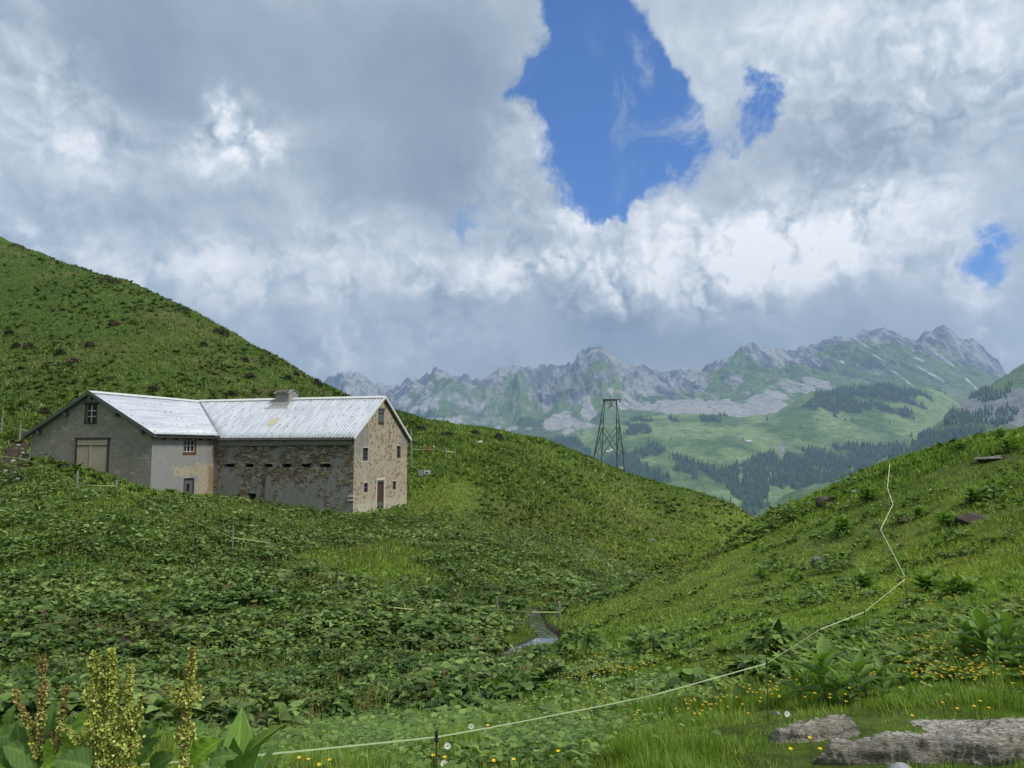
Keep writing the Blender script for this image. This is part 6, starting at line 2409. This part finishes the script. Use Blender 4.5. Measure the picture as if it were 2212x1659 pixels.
plant('D', 100, 1000, 22, 40, 'grassy green bush at the foot of the barn gable wall', None, seed=75, n=60)

# calf lying on the spur: one skinned body
g = hit(928, 975)
me = bpy.data.meshes.new('calf')
jt = [(-.42, 0, .16), (-.15, 0, .22), (.12, 0, .27), (.27, 0, .36), (.36, -.06, .50), (.44, -.14, .46), (.50, -.22, .40),
      (.2, -.2, .08), (.38, -.24, .05), (-.35, -.18, .08), (-.14, -.28, .06), (.31, .07, .52), (.43, -.10, .56), (-.50, .0, .05)]
ed = [(0, 1), (1, 2), (2, 3), (3, 4), (4, 5), (5, 6), (2, 7), (7, 8), (0, 9), (9, 10), (4, 11), (4, 12), (0, 13)]
rd = [.13, .17, .16, .11, .085, .06, .045, .055, .03, .08, .035, .022, .022, .015]
me.from_pydata(jt, ed, [])
calf = link('calf', me, None)
sk = calf.modifiers.new('skin', 'SKIN')
for i, q in enumerate(me.skin_vertices[0].data):
    q.radius = (rd[i], rd[i])
    q.use_root = (i == 1)
sb = calf.modifiers.new('sub', 'SUBSURF')
sb.levels = sb.render_levels = 2


def f_calf(t, b):
    p = opos(t)
    s_ = t.new('ShaderNodeSeparateXYZ')
    t.put(s_.inputs[0], p)
    n = t.noise(p, 6, 4, .6)
    c_ = t.mix(t.smooth(n, .4, .6), (.16, .055, .035), (.24, .09, .06))
    wht = t.math('MULTIPLY', t.math('GREATER_THAN', s_.outputs[0], .38), t.math('GREATER_THAN', s_.outputs[2], .33))
    c_ = t.mix(wht, c_, (.7, .66, .6))
    t.put(b.inputs['Base Color'], c_)


me.materials.append(mat('brown_hide', f_calf, .8, .2))
calf.location = tuple(g)
calf.scale = (.95, .95, .95)
tag(calf, 'reddish brown calf with a white face lying on the spur behind the small fence', 'calf')

# far chalets
m_cw = simple('chalet_wall', (.30, .25, .20), (.38, .32, .26), .2, .9, .2, 0, 0)
m_cr = simple('bright_metal_roof', (.75, .76, .76), (.82, .83, .83), .2, .5, .4, 0, 0)


def far_pt(x, y):
    d = (hpx - x) ** 2 + (hpy - y) ** 2
    k = np.unravel_index(np.argmin(d), d.shape)
    return VH[k]


for (x, y, L, ang, lab) in [(1617, 955, 24, .15, 'low far chalet with a long bright roof on the meadow across the valley'), (1627, 953, 13, -.1, 'small bright-roofed hut touching the right end of the far long chalet'),
                            (1313, 977, 16, .1, 'tiny bright-roofed hut on the far meadow seen through the pylon'), (1320, 974, 12, .2, 'smallest bright-roofed hut just above the one seen through the pylon')]:
    q = far_pt(x, y)
    e = empty('chalet', tuple(q), ang)
    MB().box(-L / 2, L / 2, -5, 5, -3, 4).add([(-L / 2, -5, 4), (-L / 2, 5, 4), (-L / 2, 0, 7.3)], [(0, 1, 2)]).add([(L / 2, -5, 4), (L / 2, 5, 4), (L / 2, 0, 7.3)], [(2, 1, 0)]).build('wall', m_cw, e)
    mb = MB()
    mb.beam((-L / 2 - 1, -3.1, 5.6), (L / 2 + 1, -3.1, 5.6), .1)
    mb = MB()
    for sg in (-1, 1):
        mb.add([(-L / 2 - 1, sg * 6.2, 3.6), (L / 2 + 1, sg * 6.2, 3.6), (L / 2 + 1, 0, 7.8), (-L / 2 - 1, 0, 7.8), (-L / 2 - 1, sg * 6.2, 3.2), (L / 2 + 1, sg * 6.2, 3.2), (L / 2 + 1, 0, 7.4), (-L / 2 - 1, 0, 7.4)],
               [(0, 1, 2, 3), (4, 7, 6, 5), (0, 4, 5, 1), (1, 5, 6, 2), (0, 3, 7, 4)])
    mb.build('roof', m_cr, e)
    tag(e, lab, 'chalet')

# ------------------------------------------------------------------ foreground plants, left
def vein_cols(T, base):
    v = T[0]
    n = len(np.unique(np.round(v[:, 1], 4)))
    k = len(v) // n
    c_ = np.tile(np.asarray(base, float), (len(v), 1))
    for i in range(n):
        for j in range(k):
            f_ = 1.0 + (.45 if j == k // 2 else 0) + (.16 if (i + abs(j - k // 2)) % 2 == 0 else -.10)
            c_[i * k + j] *= f_
    return c_
m_bigleaf = attr_leaf('big_leaf', .65, .12, .3, .05)
m_seed = attr_leaf('seed_heads', .7, .25, .15, .35)


def spire(path, D, w0, w1, n, g, brown=.3):
    """seed-laden spike along photo points, tapering from w0 to w1 (photo px)"""
    pp = np.array([P(x, y, D) for x, y in path])
    seg = np.linalg.norm(np.diff(pp, axis=0), axis=1)
    cum = np.concatenate([[0], np.cumsum(seg)])
    t = g.random(n) ** .9 * cum[-1]
    c0 = np.stack([np.interp(t, cum, pp[:, k]) for k in range(3)], 1)
    f_ = t / cum[-1]
    # whorls: seeds gather in knots along the spike
    kn = .65 + .35 * np.sin(t / .016 + g.random() * 6)
    rad = (w0 * (1 - f_) + w1 * f_) * (.45 + .75 * vnoise(t / .035 + 7 * w0, t * 0, int(w0))) * D / F_PX * kn
    a = g.random(n) * 6.283
    q = np.sqrt(g.random(n))
    dv = np.stack([np.cos(a), np.sin(a), g.normal(0, .4, n)], 1)
    p = c0 + dv * (rad * q)[:, None] * [1, 1, .5]
    d = dv + g.normal(0, .6, (n, 3)) + [0, 0, -.3]
    nr = g.normal(0, 1, (n, 3))
    L = g.uniform(.0055, .0105, n)
    tn = g.random((n, 1))
    C = V3(.27, .34, .06) * tn + V3(.55, .58, .15) * (1 - tn)
    br = g.random(n) < brown * (.4 + f_)
    C[br] = V3(.34, .26, .10) * g.uniform(.6, 1.3, (br.sum(), 1))
    hl = g.random(n) < .06
    C[hl] = V3(.70, .68, .30)
    return scatter(PETAL, p, d, nr, L, L, C, 1.0)


def seed_dock(label, base, spikes, leaves, D, seed, brown):
    g = np.random.default_rng(seed)
    b0 = P(base[0], base[1], D)
    zg = float(H(b0[0], b0[1]))
    e = empty('seeding_dock', (b0[0], b0[1], zg))
    o3 = np.array(e.location)
    sp, stm = [], MB()
    for (path, w0, w1, n) in spikes:
        v, f, cc = spire(path, D, w0, w1, n, g, brown)
        sp.append((v - o3, f, cc))
        q = [P(x, y, D) - o3 for x, y in path]
        stm.tube([(0, 0, -.05), tuple(q[0] * [1, 1, .6]), tuple(q[0])] + [tuple(k) for k in q[1:]], [.007, .006, .005] + [.0035] * (len(q) - 1), 6)
    link('seed_heads', fol_mesh('seed_heads', sp), m_seed, e)
    stm.build('stem', m_rstem, e)
    if leaves:
        lf = []
        for (x, y, ang, Lp, dd_, tone) in leaves:
            p = P(x, y, D + dd_) - o3
            a = R(ang)
            d = V3(math.cos(a), g.uniform(-.5, .1), math.sin(a))
            nr = V3(g.uniform(-.3, .3), -.75, .75)
            L = Lp * D / F_PX
            C = V3(.12, .20, .055) if tone == 0 else V3(.20, .32, .04)
            lf.append(scatter(HEART_F, p[None], d[None], nr[None], L, L * .95, C[None], g.uniform(.7, 1.5)))
            lf[-1] = (lf[-1][0], lf[-1][1], vein_cols(HEART_F, C))
            stm2 = None
        link('leaves', fol_mesh('leaves', lf), m_bigleaf, e)
    tag(e, label, 'plant')
    return e


def pleat(T, k=7, amp_=.014, ruf=0.0):
    v, f = T
    # widen to more columns so the ribs show
    nrow = len(v) // 3
    V, Fc = [], []
    for i in range(nrow):
        l_, m_, r_ = v[3 * i], v[3 * i + 1], v[3 * i + 2]
        for j in range(2 * k + 1):
            u = j / k - 1
            q = m_ + (r_ - m_) * abs(u) * [1, 1, 1] if u >= 0 else m_ + (l_ - m_) * abs(u)
            q = q + [0, 0, amp_ * (1 if (j + (i if ruf else 0)) % 2 else -1) * (1 - abs(2 * i / (nrow - 1) - 1) ** 3) + ruf * abs(u) ** 3 * math.sin(i * 2.1 + (3 if u > 0 else 0)) + ruf * .8 * abs(u) ** 2 * math.sin(i * 4.7 + u)]
            V.append(q)
    n = 2 * k + 1
    for i in range(nrow - 1):
        for j in range(n - 1):
            a = i * n + j
            Fc += [(a, a + 1, a + n + 1), (a, a + n + 1, a + n)]
    return np.array(V), np.array(Fc)


HEART_F = leaf_template([-.14, -.08, -.01, .06, .13, .20, .28, .36, .44, .52, .60, .68, .76, .84, .91, .96, 1.0], [.17, .31, .385, .42, .44, .45, .45, .44, .415, .385, .34, .29, .235, .165, .10, .05, .0], .28, .30)
HEART_F = pleat(HEART_F, 5, .006, .045)
D1 = 2.65
seed_dock('tall yellow-green dock gone to seed, the fullest of the plants at the lower left', (240, 1760),
          [([(243, 1740), (244, 1600), (242, 1480), (240, 1404)], 64, 9, 5200), ([(215, 1740), (207, 1600), (203, 1480), (202, 1408)], 44, 8, 3000), ([(270, 1740), (278, 1580), (278, 1500), (279, 1437)], 40, 8, 3000),
           ([(282, 1620), (297, 1550), (307, 1499)], 18, 5, 500), ([(200, 1650), (182, 1610), (155, 1585), (129, 1566)], 16, 5, 600), ([(225, 1740), (222, 1560), (224, 1430)], 40, 10, 2200)],
          [(300, 1640, 60, 52, .05, 0), (185, 1655, 160, 70, -.05, 0), (165, 1560, 20, 44, .1, 1), (300, 1600, 40, 40, .08, 0)], D1, 1, .12)
seed_dock('narrow brownish dock stalk gone to seed at the far lower left', (82, 1760),
          [([(80, 1700), (84, 1600), (90, 1500), (93, 1415)], 13, 6, 1100), ([(84, 1580), (92, 1520), (96, 1470)], 17, 6, 500), ([(84, 1640), (66, 1570), (40, 1520), (33, 1489)], 15, 5, 700), ([(110, 1700), (100, 1620), (88, 1580)], 6, 3, 60)],
          [(60, 1590, 175, 78, .1, 0), (95, 1600, 75, 80, .12, 0), (85, 1640, 150, 80, .0, 0), (20, 1560, 80, 36, .15, 0)], 2.75, 2, .65)
seed_dock('leafy brown-stemmed dock between the two seeding docks at the lower left', (128, 1760),
          [([(130, 1680), (126, 1600), (130, 1560), (137, 1530), (143, 1483)], 9, 9, 700), ([(135, 1690), (118, 1612), (110, 1580)], 5, 3, 60)],
          [(105, 1640, 30, 90, .0, 1), (130, 1640, 5, 72, -.05, 1), (150, 1620, -5, 60, .1, 0), (60, 1650, 100, 84, .1, 0), (110, 1590, 95, 70, .15, 0), (0, 1640, 60, 70, .2, 0)], 2.7, 3, .6)
seed_dock('single yellow-green seed stalk right of the fullest dock', (399, 1760),
          [([(399, 1740), (399, 1640), (402, 1560), (403, 1525), (410, 1470), (417, 1397)], 17, 7, 1900), ([(403, 1525), (407, 1480), (412, 1430)], 34, 10, 1700), ([(400, 1600), (402, 1545)], 30, 26, 1500), ([(402, 1530), (384, 1510), (360, 1483)], 12, 6, 500)],
          [(415, 1650, 50, 82, .05, 1), (460, 1640, 20, 50, .1, 0), (405, 1575, 10, 48, .3, 0), (330, 1660, 40, 60, .1, 0)], D1, 4, .35)

# striped hellebore with big folded leaves
PLF = leaf_template([0, .08, .18, .3, .42, .55, .68, .8, .9, 1.0], [.05, .13, .20, .245, .25, .22, .17, .10, .05, .0], .35, .10)


PLF2 = pleat(PLF)


def px_leaf(b, tip, D0, D1_, wpx, nrm, col_, curl):
    p0, p1 = P(b[0], b[1], D0), P(tip[0], tip[1], D1_)
    L = np.linalg.norm(p1 - p0)
    v, f, _c = scatter(PLF2, p0[None], (p1 - p0)[None], V3(*nrm)[None], L, wpx * 2 * D0 / F_PX, V3(*col_)[None], curl)
    return v, f, vein_cols(PLF2, V3(*col_) * 1.25)


b0 = P(520, 1720, 2.9)
he = empty('false_hellebore', (b0[0], b0[1], float(H(b0[0], b0[1]))))
o3 = np.array(he.location)
lv = [((512, 1665), (521, 1527), 2.90, 2.95, 62, (.1, -1, .15), (.17, .28, .06), .6), ((530, 1650), (600, 1552), 2.88, 2.8, 26, (-.7, -.5, .7), (.18, .28, .06), 1.6),
      ((505, 1690), (508, 1588), 2.80, 2.78, 46, (-.2, -1, .2), (.10, .19, .045), -.6), ((545, 1690), (606, 1592), 2.82, 2.9, 22, (-.6, -.8, .4), (.10, .19, .05), .8),
      ((500, 1650), (452, 1578), 2.95, 3.0, 34, (.5, -.7, .7), (.13, .22, .05), 1.2), ((490, 1700), (420, 1622), 2.9, 2.9, 26, (.5, -.7, .7), (.12, .20, .05), 1.5), ((525, 1690), (560, 1610), 2.78, 2.7, 24, (-.4, -1, .3), (.12, .21, .05), .5)]
prs = []
for (b, tp, D0, D_, w, nr, c3, cu_) in lv:
    v, f, cc = px_leaf(b, tp, D0, D_, w, nr, c3, cu_)
    prs.append((v - o3, f, cc))
link('foliage', fol_mesh('foliage', prs), m_hell, he)
MB().tube([(0, 0, -.05), (0, 0, .35)], [.02, .012], 7).build('stem', m_stem, he)
tag(he, 'large bright hellebore with tall folded ribbed leaves at the bottom left of centre', 'plant')
b0 = P(935, 1740, 3.0)
h2 = empty('false_hellebore', (b0[0], b0[1], float(H(b0[0], b0[1]))))
o3 = np.array(h2.location)
prs = []
for (b, tp, D0, D_, w, nr, c3, cu_) in [((945, 1690), (888, 1655), 3.1, 3.1, 22, (0, -.3, 1), (.15, .24, .07), 1.5), ((950, 1690), (990, 1628), 3.1, 3.2, 22, (-.3, -.4, 1), (.12, .20, .06), 1.8), ((945, 1700), (936, 1632), 3.1, 3.0, 12, (0, -1, .3), (.12, .20, .05), .6)]:
    v, f, cc = px_leaf(b, tp, D0, D_, w, nr, c3, cu_)
    prs.append((v - o3, f, cc))
link('foliage', fol_mesh('foliage', prs), m_hell, h2)
MB().tube([(0, 0, -.05), (0, 0, .1)], [.01, .008], 6).build('stem', m_stem, h2)
tag(h2, 'small pale hellebore with flat leaves at the bottom edge below the black tape clip', 'plant')

# wilted flower on a dark stalk
fl0 = hit(455, 1655)
# ------------------------------------------------------------------ single flowers in front
m_but = simple('buttercup_petal', (.72, .50, .01), (.80, .58, .02), 20, .35, .5, 0, 0)
m_dai = simple('daisy_petal', (.68, .70, .68), (.76, .77, .74), 20, .6, .3, 0, 0)
m_core = simple('flower_core', (.45, .35, .03), (.55, .42, .05), 20, .8, .2, 0, 0)
but = [(647, 1640, 'small buttercup at the left of the lower left flower group'), (667, 1644, 'buttercup second from left by the hellebore'), (690, 1655, 'lowest buttercup of the group right of the hellebore'), (712, 1645, 'buttercup at the right of the lower left flower group'),
       (936, 1635, 'buttercup just under the tape clip'), (961, 1639, 'buttercup beside the small pale hellebore'), (1067, 1646, 'left one of two buttercups at the bottom centre'), (1110, 1644, 'right one of two buttercups at the bottom centre'),
       (1206, 1626, 'lone buttercup right of the bottom centre'), (1054, 1570, 'buttercup touching the tape'), (1708, 1621, 'upright buttercup below the left end of the slab'), (1772, 1621, 'ragged buttercup in front of the slab'),
       (1750, 1597, 'buttercup at the foot of the low rock'), (2068, 1533, 'largest buttercup behind the slab'), (2118, 1517, 'highest buttercup behind the slab'), (2105, 1528, 'buttercup between two others behind the slab'),
       (2137, 1532, 'buttercup right of the group behind the slab'), (1971, 1549, 'buttercup just over the edge of the slab'), (2037, 1521, 'pale buttercup left of the group behind the slab')]
dai = [(1018, 1569, 'white daisy left of the buttercup that touches the tape'), (967, 1611, 'white flower under the tape right of the clip'), (960, 1650, 'white flower at the bottom edge by the small hellebore'), (1700, 1542, 'daisy at the left end of the slab')]


def flower(x, y, label, m, npet, size, name, seed, white=False):
    g = np.random.default_rng(seed)
    t = air(x, y, .16 if y > 1560 else .12)
    gz = float(H(t.x, t.y))
    e = empty(name, (t.x, t.y, gz))
    hgt = t.z - gz
    k = np.arange(npet)
    a = k * 2 * math.pi / npet
    tilt = g.uniform(-.5, .1, 2)
    d = np.stack([np.cos(a), np.sin(a), .55 + .0 * a - np.sin(a) * tilt[0]], 1)
    if white:
        d = np.stack([np.cos(a), .35 * np.sin(a), np.sin(a) * .9], 1)
    nr = np.stack([-np.cos(a) * .4, -np.sin(a) * .4 - (.8 if white else .1), np.full(npet, .6 if white else 1)], 1)
    v, f, cc = scatter(PETAL, np.tile(V3(0, 0, hgt), (npet, 1)), d, nr, size, size * (.5 if white else 1.1), V3(.5, .5, .5)[None], .8)
    link('petals', tri_mesh('petals', v, f), m, e)
    MB().tube([(0, 0, hgt - .004), (0, -.001, hgt + .004)], [size * .3, size * .28], 8).build('centre', m_core, e)
    MB().tube([(0.01, 0, 0), (.004, 0, hgt * .5), (0, 0, hgt)], [.0022, .002, .0016], 5).build('stem', m_stem, e)
    tag(e, label, 'flower')


for i, (x, y, l) in enumerate(but):
    flower(x, y, l, m_but, 5, .013, 'buttercup', 700 + i)
for i, (x, y, l) in enumerate(dai):
    flower(x, y, l, m_dai, 12, .016, 'daisy', 800 + i, True)
